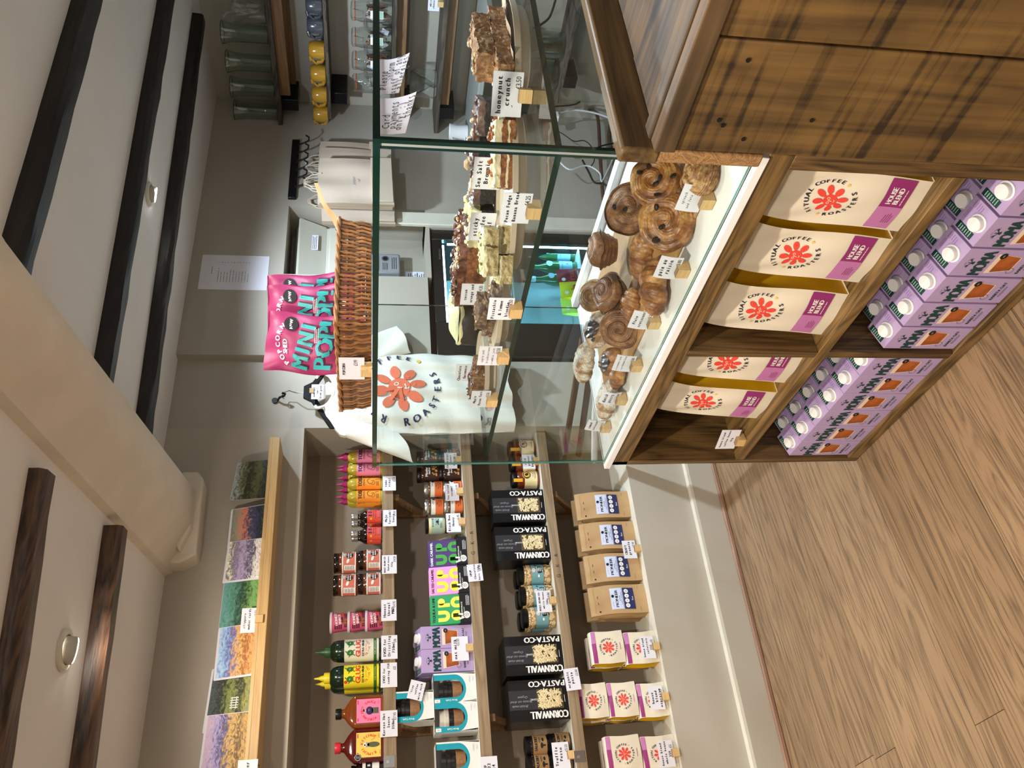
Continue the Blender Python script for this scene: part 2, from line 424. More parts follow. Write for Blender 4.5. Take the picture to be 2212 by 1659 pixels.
# ---------------------------------------------------------------- the room
YA = 3.13          # long wall with the niche
YR = 3.09          # right-hand stretch of the same wall, slightly proud
XB = 3.89          # side wall on the right
NX, NZ0, NZ1, NY = 1.82, .395, 1.785, 3.385
b = MB()
b.box((-1.6, YA, NZ1), (NX, 3.75, 2.5), WALLW)
b.box((-1.6, YA, 0), (NX, 3.75, NZ0), WALLW, mats={1: CREAM})
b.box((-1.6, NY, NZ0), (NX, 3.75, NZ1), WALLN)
b.box((NX, YA, 0), (2.17, 3.75, 2.5), WALL)
struct(b.build('wall_back'))
b = MB()
AX0, AX1, AZ = 2.64, 3.09, 1.915
b.box((2.17, YR, 1.235), (AX0, 3.75, 2.5), WALL); b.box((2.17, 3.52, 0), (2.97, 3.75, 1.235), WALL); b.box((2.97, YR, 0), (AX1, 3.75, 1.235), WALL)
b.box((AX0, YR, AZ), (AX1, 3.75, 2.5), WALL)
b.box((AX0, 3.32, 1.235), (AX1, 3.75, AZ), WALL); b.box((AX0, YR+.002, 1.215), (AX1, 3.32, 1.235), WALL)
b.box((AX1, YR, 0), (XB+.3, 3.75, 2.5), WALL)
struct(b.build('wall_back_right'))
struct(MB().box((XB, -1.5, 0), (XB+.2, YR, 2.5), WALL).build('wall_right'))
struct(MB().box((-1.8, -1.7, 0), (-1.6, 3.3, 2.5), WALLW).build('wall_left'))
struct(MB().box((-1.8, -1.9, 0), (XB+.2, -1.7, 2.5), WALLW).build('wall_front'))
# skirting, a paler top band that paints in its lit edge, and floor bead
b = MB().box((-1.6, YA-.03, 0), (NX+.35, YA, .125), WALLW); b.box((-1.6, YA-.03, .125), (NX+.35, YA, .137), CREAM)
struct(b.build('baseboard_back'))
struct(MB().box((-1.6, YA-.046, 0), (NX+.35, YA-.03, .018), wood('floor_bead', (120, 90, 72), (164, 128, 106), 0, 1, .5, (.2, .8), knots=False)).build('trim_1', bevel=.004))
# white post beside the alcove
struct(MB().box((2.972, YR-.02, 0), (3.055, YR, 1.62), CREAM).build('trim_2', bevel=.003))
# ceiling: lower on the left of the boxed beam
b = MB(); b.prism([(-1.8, -1.9), (.84, -1.9), (.87, -.9), (.985, 1.25), (1.27, 3.13), (1.33, 3.75), (-1.8, 3.75)], 2.265, 2.5, CEIL); b.prism([(.84, -1.9), (XB+.3, -1.9), (XB+.3, 3.75), (1.33, 3.75), (1.27, 3.13), (.985, 1.25), (.87, -.9)], 2.34, 2.5, CEIL)
struct(b.build('ceiling'))
# boxed plaster beam, lofted between the near and the far section
b = MB()
sec = []
for Y, xl, xm, xa in ((-.9, .82, .90, .97), (1.25, .935, 1.036, 1.129), (3.13, 1.18, 1.352, 1.50)):
    sec.append([(xl, Y, 2.27), (xl+.012, Y, 2.240), (xl+.028, Y, 2.236), (xm, Y, 2.17), (xa, Y, 2.17), (xa+.012, Y, 2.18), (xa+.012, Y, 2.345)])
v = [p for s in sec for p in s]; f = []
for i in range(2):
    for j in range(6): f.append((i*7+j, i*7+j+1, (i+1)*7+j+1, (i+1)*7+j))
f += [tuple(range(6, -1, -1)), tuple(range(14, 21))]
b.add(v, f, PLAST)
bb = b.build('boxed_beam'); struct(bb); bb.name = 'trim_3'
# corbel block where the boxed beam meets the wall
b = MB(); b.prism([(1.20, 2.20), (1.23, 2.145), (1.54, 2.150), (1.575, 2.175), (1.575, 2.235), (1.40, 2.26), (1.20, 2.27)], YA-.09, YA+.01, PLAST, 'y')
b.prism([(1.235, 2.20), (1.33, 2.165), (1.36, 2.18), (1.40, 2.225), (1.30, 2.25)], YA-.13, YA-.08, PLAST, 'y')
struct(b.build('trim_4', bevel=.008))
# exposed dark beams
def rbeam(name, p0, p1, w, z0, z1, m, label, seed):
    rn = random.Random(seed); n = 26; b = MB(); v = []
    d = Vector((p1[0]-p0[0], p1[1]-p0[1], 0)); L = d.length; d.normalize(); nrm = Vector((-d.y, d.x, 0))
    for i in range(n+1):
        c = Vector((p0[0], p0[1], 0))+d*L*i/n
        j = lambda a: (rn.random()-.5)*a
        v += [c+Vector((0, 0, z1)), c+nrm*j(.006)+Vector((0, 0, z0+.012+j(.006))), c+nrm*(.012+j(.006))+Vector((0, 0, z0+j(.004))),
              c+nrm*(w-.012+j(.010))+Vector((0, 0, z0+j(.004))), c+nrm*(w+j(.012))+Vector((0, 0, z0+.012+j(.006))), c+nrm*w+Vector((0, 0, z1))]
    f = [(i*6+k, i*6+k+1, (i+1)*6+k+1, (i+1)*6+k) for i in range(n) for k in range(5)]
    f += [(5, 4, 3, 2, 1, 0), tuple(n*6+k for k in range(6))]
    b.add(v, f, m)
    return tag(b.build(name), label, 'beam', 'dark ceiling beams')
# lines run right to left so that the normal points to the far side
def bm(a, c): return (a, c)
rbeam('ceiling_beam', (1.18, 1.555), (3.89, 1.43), .075, 2.285, 2.35, BEAM, 'thickest black timber ceiling beam, nearest on the right of the boxed beam', 1)
rbeam('ceiling_beam', (1.30, 2.245), (3.89, 1.98), .068, 2.29, 2.35, BEAM, 'middle black timber ceiling beam with the white downlight beside it', 2)
rbeam('ceiling_beam', (1.40, 2.73), (3.70, 2.465), .068, 2.29, 2.35, BEAM, 'black timber ceiling beam closest to the back wall, ending short of the corner', 3)
rbeam('ceiling_beam', (-1.6, 2.26), (.945, 1.795), .082, 2.23, 2.27, BEAMB, 'dark brown ceiling beam left of the boxed beam, farther from the back wall', 4)
rbeam('ceiling_beam', (-1.6, 2.72), (1.05, 2.355), .075, 2.215, 2.27, BEAMB, 'dark brown ceiling beam beside the tilting downlight, lit to a copper shine', 5)

# floor of oak planks
struct(MB().box((-1.8, -1.9, -.06), (XB+.3, 3.75, -.012), mat('sub_floor', (40, 30, 24), .9)).build('floor'))
FL = bpy.data.objects['floor']
ang = math.radians(6.0); W = .1245
rn = random.Random(3); pm = {}
for k in range(-20, 24):
    off = 2.276-.30*math.tan(ang)+k*W/cos(ang)
    if off > 3.4 or off < -1.9: continue
    x = -1.58; first = True
    while x < XB:
        L = rn.choice((.7, 1.1, 1.5, 1.9)) if first else rn.choice((1.9, 2.2)); key = L; first = False
        if key not in pm:
            bx = MB().box((.0008, .0008, -.012), (L-.0008, W-.0008, 0), FLOORW); pm[key] = bx.mesh('plank')
        px, py = x, off+x*math.tan(ang)
        cx, cy = px+L/2, py+L/2*math.tan(ang)
        if -1.7 < cx < 3.9 and -1.8 < cy < 3.2 and not (cx > 2.4 and cy > 2.6):
            if cx < 2.9 and cy < YA-.02:
                o = bpy.data.objects.new('plank', pm[key]); C.objects.link(o); o.parent = FL
                o.location = (px, py, rn.uniform(-.0008, .0)); o.rotation_euler = (0, 0, ang)
        x += L*cos(ang)
# ---------------------------------------------------------------- downlights
LED = mat('led_lens', (255, 255, 250), .5, emit=60)
LEDW = mat('led_lens_warm', (255, 244, 226), .5, emit=40)
def downlight(loc, label, tilt, m, r=.05):
    t = tag(empty('downlight', loc), label, 'ceiling light', 'recessed ceiling downlights')
    MB().lathe([(r, 0), (r, -.006), (r*.94, -.010), (r*.72, -.010), (r*.70, -.002), (r*.70, .0)], CREAM, 32, caps=False).build('trim_ring', t)
    X = Matrix.Rotation(tilt, 4, 'X') @ Matrix.Translation((0, 0, -.012))
    MB().lathe([(r*.66, .02), (r*.66, -.012), (r*.56, -.014), (r*.56, .0)], mat('lamp_cup', (190, 186, 176), .4), 28, caps=False, xf=X).build('lamp_housing', t)
    MB().lathe([(0.0001, -.0155), (r*.60, -.0150), (r*.60, -.004)], m, 24, xf=X).build('lens', t)
downlight((.661, 2.235, 2.264), 'white tilting downlight in the low ceiling left of the boxed beam', .5, LEDW, .052)
downlight((2.42, 2.385, 2.339), 'glaring white downlight beside the middle black beam', .25, LED, .045)

# ---------------------------------------------------------------- niche shelves
def board(name, x0, x1, y0, y1, z0, z1, m, label, edge=None):
    t = tag(empty(name, (x0, y0, z0)), label, 'shelf')
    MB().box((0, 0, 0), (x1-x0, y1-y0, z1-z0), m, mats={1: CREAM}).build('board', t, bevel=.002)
    return t
def bracket(par, X, z, side=1):
    """pine bracket: wall batten, top arm and diagonal brace"""
    g = empty('bracket'); g.parent = par; g.location = (X-par.location.x, 0, 0)
    y = NY-par.location.y
    MB().box((-.016, y-.02, -.15), (.016, y, 0), PINEB).build('bracket_batten', g, bevel=.002)
    MB().box((-.014, .03, -.026), (.014, y-.02, 0), PINEB).build('bracket_arm', g, bevel=.002)
    MB().prism([(y-.02, -.135), (.05, -.026), (.08, -.026), (y-.02, -.105)], -.010, .010, PINEB, 'x').build('bracket_brace', g)
    MB().lathe([(.0001, 0), (.005, 0), (.005, .002)], BLACK, 10, xf=Matrix.Translation((0, y-.0205, -.12)) @ Matrix.Rotation(PI/2, 4, 'X')).build('screw', g)
SY = 3.17
S1, S2, S3 = 1.458, 1.117, .772
sh1 = board('wall_shelf', .05, NX, SY, NY, 1.414, S1, PINEF, 'top pine board shelf in the niche, carrying sauce bottles and bean jars')
sh2 = board('wall_shelf', .05, NX, SY, NY, 1.075, S2, PINEF, 'middle pine board shelf in the niche, carrying chocolate bars and cup boxes')
sh3 = board('wall_shelf', .05, NX, SY, NY, .732, S3, PINEF, 'lowest pine board shelf in the niche, carrying black pasta boxes')
for s_, z_ in ((sh1, 1.414), (sh2, 1.075), (sh3, .732)):
    for X_ in (1.52, .62): bracket(s_, X_, 0)
for s_, X_, zz in ((sh2, 1.30, .020), (sh3, 1.19, .020)):
    for i, ch in enumerate('GKR'): MB().pr(Print().text(ch, X_-.05+i*.045-s_.location.x, zz, .022, INK, 1), front(0, 0)).build('stamped_letter', s_)
for ch, x_ in (('K', 1.615), ('G', 1.665)): MB().pr(Print().text(ch, x_, .020, .022, INK, 1), front(0, 0)).build('stamped_letter', sh1)
for s_, X_ in ((sh1, .50), (sh3, .47)):
    q = MB().box((-.028, -.002, .006), (.010, 0, .045), STEEL); q.lathe([(.0001, 0), (.005, 0), (.005, .003)], SILVER, 10, xf=Matrix.Translation((-.01, -.002, .03)) @ Matrix.Rotation(PI/2, 4, 'X'))
    q.build('joining_plate', s_, loc=(X_-s_.location.x, 0, 0))
# picture ledge above the niche
t = tag(empty('picture_ledge', (.05, 2.985, 1.865)), 'pale pine picture ledge holding a row of landscape cards', 'shelf')
MB().box((0, 0, 0), (1.645, .145, .028), PINEL).build('board', t, bevel=.002)
MB().box((0, 0, 0), (1.645, .012, .012), PINEL).build('front_lip', t, loc=(0, 0, .028))
# ---------------------------------------------------------------- packaged goods
PINKB = mat('pink_label', (236, 140, 180), .5); ORANGEL = mat('orange_label', (240, 150, 46), .5)
MAG = mat('magenta_cap', (150, 28, 84), .4); OLIVEY = mat('yellow_dressing', (176, 158, 44), .25, coat=.5)
REDL = mat('teriyaki_label', (222, 82, 62), .5); NAVY = mat('navy_print', (34, 34, 92), .5); LILACD = mat('pale_violet', (150, 140, 214), .5)
DARKS = mat('dark_sauce', (24, 12, 10), .12, coat=.6); BEANR = mat('baked_beans_glass', (98, 44, 22), .15, coat=.6, var=.5, vs=60)
CORAL = mat('coral_label', (206, 112, 92), .55, var=.15, vs=250); WHT = mat('print_white', (236, 236, 232), .6); BLK = mat('print_black', (18, 18, 20), .6)
GREYP = mat('print_grey', (150, 150, 152), .6)
YEL = mat('print_yellow', (240, 222, 40), .5); GRN = mat('print_green', (44, 108, 40), .5); REDP = mat('print_red', (224, 62, 34), .5)
DGRN = mat('dark_green_plastic', (18, 38, 24), .18, coat=.6); CAPG = mat('green_cap', (44, 84, 44), .4); CAPY = mat('yellow_cap', (232, 212, 40), .4)
CREAML = mat('cream_label', (226, 218, 192), .55); HOTS = mat('amber_sauce', (122, 58, 14), .1, coat=.7, var=.25, vs=20); KETC = mat('ketchup_glass', (88, 16, 14), .1, coat=.7)
PINKL = mat('hot_sauce_label', (238, 128, 176), .5); YELL = mat('ketchup_label', (240, 206, 96), .5); REDC = mat('red_cap', (214, 44, 62), .35)
def lab_cyl(par, P, r, name='label', x0=0, y0=0): return MB().pr(P, cyl(r, 0, x0, y0)).build(name, par)

def toss(colm, liquid, capm, seed):
    def f():
        t = empty('dressing_bottle'); r = .0255
        MB().lathe([(r*.92, 0), (r, .004), (r, .112), (r*.96, .124), (r*.80, .136), (r*.5, .143), (r*.4, .147)], liquid, 24).build('bottle_body', t)
        MB().lathe([(.0125, .145), (.0125, .160), (.009, .163), (.006, .172), (.0045, .176), (.0028, .190), (.0001, .191)], capm, 16).build('nozzle_cap', t)
        P = Print(); P.rect(0, .058, .092, .098, colm, 0, 14)
        P.text('TOSS', 0, .092, .022, BLK, 2, wfit=.040, bold=True); P.scribble(0, .076, .036, .008, 2, BLK, 2, seed)
        P.ring(.003, .050, .013, .0016, BLK, 2, 16, 0, 4.6); P.ring(-.004, .040, .010, .0014, BLK, 2, 14, 2.5, 7); P.line(.008, .030, .013, .018, .0016, BLK, 2)
        P.text('1', .012, .018, .012, BLK, 2); P.scribble(-.008, .020, .020, .012, 3, BLK, 2, seed+1)
        lab_cyl(t, P, r); return t
    return f
def teriyaki():
    t = empty('sauce_bottle'); r = .0265
    MB().lathe([(r*.9, 0), (r, .005), (r, .060), (r*.95, .072), (r*.6, .086), (.012, .094), (.012, .106)], DARKS, 24).build('bottle_body', t)
    MB().lathe([(.0145, .100), (.0150, .102), (.0150, .110), (.0140, .111), (.0148, .113), (.0148, .124), (.013, .126)], SILVER, 20).build('screw_lid', t)
    P = Print(); P.rect(0, .034, .110, .056, REDL, 0, 16); P.rect(.0, .050, .018, .015, NAVY, 2); P.text('MJ', 0, .050, .010, REDL, 3)
    P.circ(.020, .054, .006, LILACD, 2); P.circ(-.020, .046, .005, YEL, 2); P.ring(-.020, .046, .004, .0012, REDP, 3, 10)
    P.text('TERIYAKI', 0, .036, .006, NAVY, 2); P.text('STIR-FRY SAUCE', 0, .028, .0055, NAVY, 2); P.rect(.002, .014, .036, .010, NAVY, 2); P.scribble(.002, .014, .030, .007, 2, LILACD, 3, 2)
    lab_cyl(t, P, r); return t
def beanjar():
    t = empty('bean_jar'); r = .0425
    MB().lathe([(r*.9, 0), (r, .006), (r, .066), (r*.93, .076), (r*.88, .080)], BEANR, 28).build('jar_body', t)
    MB().lathe([(r*.93, .076), (r*.95, .078), (r*.95, .093), (r*.90, .096), (.0001, .095)], DARKS, 28).build('screw_lid', t)
    P = Print(); P.rect(0, .034, .150, .048, CORAL, 0, 18); P.rect(0, .061, .150, .005, WHT, 1, 18); P.rect(0, .011, .150, .004, WHT, 1, 18)
    P.circ(.006, .034, .0145, BLK, 2, 20); P.text('BAKED', .006, .038, .0075, WHT, 3, bold=True); P.text('BEANS', .006, .029, .0075, WHT, 3, bold=True)
    P.circ(.010, .053, .0095, WHT, 2); P.ring(.010, .053, .0085, .001, BLK, 3, 14); P.text('BOLD', .010, .0555, .004, BLK, 3); P.text('BEAN', .010, .0505, .004, BLK, 3)
    P.circ(-.018, .040, .0095, WHT, 2, 16, ry=.005, rot=-.4); P.rect(-.045, .034, .022, .042, WHT, 2, 3); P.scribble(-.045, .034, .018, .036, 6, BLK, 3, 3)
    P.circ(.030, .020, .006, WHT, 2); lab_cyl(t, P, r); return t
POTP = mat('pot_pink', (206, 84, 124), .45)
def nutpot():
    t = empty('nut_pot')
    MB().lathe([(.030, 0), (.032, .002), (.038, .058), (.038, .060)], POTP, 26, caps=True).build('pot_body', t)
    MB().lathe([(.0385, .058), (.041, .0595), (.041, .066), (.039, .068), (.0001, .0665)], mat('clear_lid_plastic', (214, 200, 206), .15, coat=.6), 26).build('lid', t)
    P = Print(); f = lambda z: .032+.006*z/.058
    P.scribble(0, .008, .07, .012, 2, BLK, 1, 3, th=.6); P.scribble(-.03, .036, .02, .03, 4, BLK, 1, 5, th=.6); P.text('HONEST', .0, .044, .013, WHT, 2, rot=.12, bold=True); P.text('SNACK', 0, .031, .013, WHT, 2, rot=.12, bold=True); P.text('SOME', -.002, .021, .009, BLK, 2, rot=.12, bold=True)
    P.rect(.024, .022, .018, .012, REDP, 1, 3); P.circ(-.016, .012, .006, mat('nut_brown', (146, 88, 44), .5), 2, 12, ry=.008); P.circ(-.004, .011, .006, _M['nut_brown'], 2, 12, ry=.008)
    MB().pr(P, cyl(.036, 0, rf=f)).build('label', t); return t
def glug(labm, capm, word, twin):
    def fn():
        t = empty('olive_oil_bottle'); r = .0415
        MB().lathe([(r*.9, 0), (r, .008), (r, .150), (r*.97, .168), (r*.86, .184), (r*.62, .194), (.017, .197)], DGRN, 30).build('bottle_body', t)
        b = MB()
        b.lathe([(.020, .196), (.020, .214), (.0185, .217)], capm, 22)
        b.lathe([(.011, .216), (.009, .228), (.005, .236), (.0025, .252), (.0001, .253)], capm, 14)
        b.build('pouring_cap', t)
        P = Print(); P.rect(0, .080, .150, .128, labm, 0, 22); P.rect(0, .030, .150, .011, GRN, 1, 22); P.text(word, 0, .030, .0075, labm, 3)
        P.text('GLUG', 0, .093, .026, REDP, 2, wfit=.066, bold=True); P.text('EXTRA VIRGIN', 0, .075, .011, BLK, 2, wfit=.062, bold=True)
        P.text('FRESH PRESS', 0, .064, .005, REDP, 2); P.arc('OLIVE OIL', 0, .082, .030, .012, REDP, -PI/2, 2, 1.9, inside=True)
        # two plain round olives with legs and leaf
        for x in (-.018, .018):
            P.circ(x, .122, .0105, GRN, 2, 16, ry=.0125, rot=.2); P.line(x-.005, .113, x-.010, .104, .003, GRN, 2); P.line(x+.006, .113, x+.010, .105, .003, GRN, 2)
            P.line(x-.009, .122, x-.016, .128, .0025, GRN, 2); P.circ(x+.004, .137, .0045, GRN, 2, 10, ry=.002, rot=.8)
        P.circ(-.028, .137, .006, REDP, 2) if twin else P.ring(.028, .137, .005, .001, GRN, 2)
        lab_cyl(t, P, r); return t
    return fn
def flask(body, capm, labm, title1, title2, fig, extra):
    def fn():
        t = empty('sauce_flask')
        b = MB(); w, d = .058, .029
        def S(u, v):
            z = v*.163
            k = 1 if z < .098 else max(.0, 1-(z-.098)/.042)
            k = 1-(1-k)**1.6 if k < 1 else 1
            neck = .0155
            a = 2*PI*u; ca, sa = cos(a), sin(a)
            q = 5 if k > .5 else 2+3*k*2
            ww = neck+(w-neck)*max(0, k); dd = neck+(d-neck)*max(0, k)
            if z < .008: ww *= .93+.07*z/.008; dd *= .93+.07*z/.008
            sg = lambda c: (abs(c)**(2/q))*(1 if c >= 0 else -1)
            return (ww*sg(ca), dd*sg(sa), z)
        b.surf(S, 40, 34, body, cu=True); b.box((-.05, -.024, .0005), (.05, .024, .003), body)
        b.build('flask_body', t)
        MB().lathe([(.0175, .150), (.019, .152), (.019, .168), (.0175, .171), (.0001, .170)], capm, 26).build('screw_cap', t)
        P = Print(); P.rect(0, .053, .082, .086, labm, 1)
        P.arc(title1, 0, .046, .031, .0125, REDP, PI*.5, 2, 4.2, bold=True)
        P.rect(.030, .091, .014, .004, REDP, 2); P.rect(-.030, .091, .010, .004, REDP, 2)
        fig(P)
        P.text('chimi', -.027, .014, .008, REDP, 2); P.scribble(.028, .018, .014, .006, 2, REDP, 2, 4)
        if extra: P.circ(-.040, .090, .012, BLK, 3, 20); P.ring(-.040, .090, .0105, .001, WHT, 4, 20); P.text('MIN', -.040, .093, .005, WHT, 4); P.text('50%', -.040, .086, .005, WHT, 4)
        MB().pr(P, front(-d-.0005)).build('label', t); return t
    return fn
SKINP = mat('print_skin', (222, 190, 170), .6); OLIVEP = mat('print_olive', (88, 92, 66), .6)
def fig1(P):
    P.rect(0, .030, .020, .024, OLIVEP, 3); P.circ(0, .050, .014, NAVY, 3, 16, ry=.013); P.circ(0, .067, .005, SKINP, 4); P.circ(.001, .070, .005, BLK, 5, 12, ry=.003); P.circ(.002, .052, .005, REDP, 4, 8, ry=.002)
def fig2(P):
    P.circ(0, .036, .009, OLIVEP, 3, 16, ry=.022); P.circ(0, .058, .008, GREYP, 3, 14); P.circ(0, .066, .006, WHT, 4, 12); P.circ(-.001, .066, .003, BLK, 5, 8); P.line(.022, .030, .032, .046, .001, REDP, 3); P.line(.022, .030, .014, .044, .001, REDP, 3)

AMB = mat('peanut_brown', (58, 30, 20), .15, coat=.6); GOLD = mat('print_gold', (206, 150, 74), .5); ORJ = mat('orange_jar_label', (226, 116, 60), .5); CARAM = mat('caramel_jar', (96, 62, 30), .12, coat=.6)
def nutjar():
    t = empty('peanut_butter_jar'); r = .036
    MB().lathe([(r*.9, 0), (r, .006), (r, .068), (r*.9, .080)], AMB, 26).build('jar_body', t)
    MB().lathe([(r*.93, .078), (r*.95, .080), (r*.95, .093), (r*.9, .095), (.0001, .094)], BLACK, 26).build('screw_lid', t)
    P = Print(); P.rect(0, .037, .120, .056, mat('nut_label', (52, 28, 24), .5), 0, 16); P.text('Mother', -.002, .056, .016, WHT, 2, bold=True); P.text('nutter', .002, .045, .014, WHT, 2, bold=True)
    rn = random.Random(4)
    for i in range(16): P.circ(rn.uniform(-.03, .03), rn.uniform(.012, .034), rn.uniform(.003, .006), GOLD, 2, 8)
    lab_cyl(t, P, r); return t
def caramel():
    t = empty('caramel_jar'); r = .034
    MB().lathe([(r*.9, 0), (r, .005), (r, .060), (r*.9, .068)], CARAM, 26).build('jar_body', t)
    MB().lathe([(r*.94, .064), (r*.97, .066), (r*.97, .080), (r*.92, .082), (.0001, .0805)], SILVER, 26).build('screw_lid', t)
    P = Print(); P.rect(0, .046, .120, .018, WHT, 0, 16); P.rect(0, .020, .120, .034, ORJ, 0, 16); P.circ(.020, .044, .006, BLK, 2); P.text('OMG', 0, .047, .006, BLK, 2)
    for i, w in enumerate(('MELLY', 'SEA SALTED', 'CARAMEL')): P.text(w, 0, .030-i*.008, .0065, BLK, 2)
    lab_cyl(t, P, r); return t
PALEG = mat('pale_green_label', (166, 196, 178), .55)
def beejar():
    t = empty('toffee_jar'); r = .034
    MB().lathe([(r*.9, 0), (r, .005), (r, .062), (r*.93, .070)], mat('pale_toffee', (214, 206, 160), .3), 26).build('jar_body', t)
    MB().lathe([(r*.93, .068), (r*.96, .070), (r*.96, .081), (.0001, .080)], BLACK, 26).build('screw_lid', t)
    P = Print(); P.rect(0, .033, .125, .050, PALEG, 0, 16); P.text('BLACK BEE', 0, .053, .0085, BLK, 2, wfit=.040)
    P.circ(0, .034, .005, BLK, 2, 10, ry=.007)
    for a in (-.5, .5): P.circ(.009*(1 if a > 0 else -1), .038, .007, GREYP, 2, 10, ry=.003, rot=a); P.circ(.009*(1 if a > 0 else -1), .030, .006, BLK, 2, 10, ry=.0015, rot=-a)
    P.circ(.012, .017, .008, WHT, 2, 14, ry=.007); P.text('HONEY', .012, .017, .0035, BLK, 3); P.scribble(-.014, .018, .022, .010, 3, BLK, 2, 6)
    lab_cyl(t, P, r); return t
def chocbar(base, big, title):
    def fn():
        t = empty('chocolate_bar'); w, h, d = .118, .155, .016
        MB().box((-w/2, -d/2, 0), (w/2, d/2, h), base).build('bar_wrapper', t, bevel=.003)
        P = Print(); P.text(title, 0, h-.014, .014, WHT if title[0] == 'D' else BLK, 2, wfit=.100, bold=True)
        # chunky letters UP above an upside-down UP
        def U(x, y, s): P.ring(x, y, .022, .015, big, 2, 14, PI, 2*PI); P.rect(x-.0145, y+.012, .015, .024, big, 2); P.rect(x+.0145, y+.012, .015, .024, big, 2)
        def Pp(x, y): P.rect(x-.011, y, .015, .046, big, 2); P.circ(x+.003, y+.010, .014, big, 2, 18)
        U(-.026, .100, 1); Pp(.028, .100)
        P.circ(-.026, .052, .021, big, 2, 18); P.rect(-.026, .046, .015, .040, big, 2); P.ring(.026, .052, .022, .015, big, 2, 14, 0, PI); P.rect(.0115, .042, .015, .022, big, 2); P.rect(.0405, .042, .015, .022, big, 2)
        MB().pr(P, front(-d/2)).build('label', t); return t
    return fn
def bartray():
    """black display tray printed with a white hand sign"""
    t = empty('display_tray'); w, h, d = .122, .044, .150
    b = MB(); b.box((-w/2, 0, 0), (w/2, .0015, h), BLK); b.box((-w/2, 0, 0), (w/2, d, .0015), BLK)
    b.prism([(0, 0), (0, h), (d, h+.03), (d, 0)], -w/2, -w/2+.0015, BLK, 'x'); b.prism([(0, 0), (0, h), (d, h+.03), (d, 0)], w/2-.0015, w/2, BLK, 'x')
    b.build('tray', t)
    P = Print(); P.text('MILK CHOCOLATE', -.010, .036, .0075, WHT, 2, wfit=.064, bold=True); P.text('NO BULLSHIT', -.016, .027, .006, WHT, 2)
    P.circ(-.030, .018, .014, WHT, 2, 16); P.line(-.038, .026, -.046, .048, .007, WHT, 2); P.line(-.028, .028, -.026, .050, .007, WHT, 2)
    P.text('CHILD', -.030, .021, .006, BLK, 3); P.text('LABOUR', -.030, .0155, .0045, BLK, 3); P.text('FREE', -.030, .010, .005, BLK, 3); P.scribble(.030, .012, .044, .016, 3, WHT, 2, 9)
    MB().pr(P, front(0)).build('label', t); return t

LILAC = mat('lilac_carton', (180, 158, 202), .4, coat=.2); LILACL = mat('lilac_light', (200, 182, 220), .45); TEAL = mat('dark_teal_print', (12, 62, 60), .5)
COFA = mat('coffee_amber', (168, 88, 38), .45, var=.3, vs=40); FOAM = mat('foam_cream', (236, 214, 190), .5); CAPW = mat('white_cap', (240, 240, 240), .35)
def oat():
    """lilac oat drink carton with a sloping top and a white screw cap"""
    t = empty('oat_milk_carton'); w, d, h, h2 = .087, .066, .196, .218
    b = MB(); y0, y1 = -d/2, d/2; x0, x1 = -w/2, w/2
    v = [(x0,y0,0),(x1,y0,0),(x1,y1,0),(x0,y1,0),(x0,y0,h),(x1,y0,h),(x1,y1,h2),(x0,y1,h2)]
    b.add(v, [(0,3,2,1),(4,5,6,7),(0,1,5,4),(2,3,7,6),(0,4,7,3),(1,2,6,5)], LILAC)
    b.build('carton_body', t, bevel=.0012)
    sl = math.atan2(h2-h, d); X = Matrix.Translation((.004, -.010, h+.0078)) @ Matrix.Rotation(sl, 4, 'X')
    c = MB(); c.lathe([(.020, 0), (.020, .003), (.0165, .004), (.0165, .014), (.0155, .0155), (.0001, .0155)], CAPW, 24, xf=X); c.build('screw_cap', t)
    P = Print(); P.arc('MAKING OATS', 0, .162, .017, .0045, TEAL, PI/2, 2, 2.2)
    for a in (-.9, 0, .9): P.line(0, .164, .010*sin(a), .164+.010*cos(a), .0022, TEAL, 2)
    P.circ(0, .161, .005, TEAL, 2, 10, ry=.003); P.circ(-.010, .171, .003, TEAL, 2, 8); P.circ(.010, .171, .003, TEAL, 2, 8)
    P.text('MOMA', 0, .139, .043, TEAL, 2, wfit=.076, bold=True)
    # glass of foamy coffee
    P.poly([(-.030, .116), (.030, .116), (.027, .106), (-.027, .106)], FOAM, 2); P.poly([(-.031, .116), (.031, .116), (.0215, .054), (-.0215, .054)], FOAM, 1.5)
    P.poly([(-.028, .104), (.028, .104), (.0205, .057), (-.0205, .057)], COFA, 2.2); P.line(-.021, .057, -.031, .116, .0012, WHT, 3)
    P.circ(.024, .102, .009, BLK, 3, 16, ry=.0085); P.text('1.5%', .024, .102, .0045, WHT, 4)
    P.ring(-.022, .056, .009, .0008, TEAL, 3, 14); P.text('BARISTA OAT', 0, .034, .011, TEAL, 2, wfit=.062, bold=True); P.scribble(0, .022, .040, .007, 2, TEAL, 2, 8)
    MB().pr(P, front(y0)).build('label', t); o = MB(); P = Print()
    P.rect(-.030, .004, .018, .046, TEAL, 1); P.scribble(-.030, .004, .013, .036, 6, PALEG, 2, 3); P.scribble(.030, .012, .016, .028, 5, mat('violet_print', (150, 116, 186), .5), 1, 4)
    P.scribble(.006, .024, .03, .008, 2, _M['violet_print'], 1, 5)
    n = Vector((0, -sin(sl), cos(sl))); U = Vector((1, 0, 0)); V = Vector((0, cos(sl), sin(sl)))
    o.pr(P, flatmap((0, 0, (h+h2)/2), U, V, n)); o.build('top_print', t); return t
TURQ = mat('turquoise_print', (18, 156, 176), .5); CORK = mat('cork', (158, 118, 84), .8, var=.2, vs=200); CUPG = mat('smoked_cup', (36, 34, 34), .15, coat=.6)
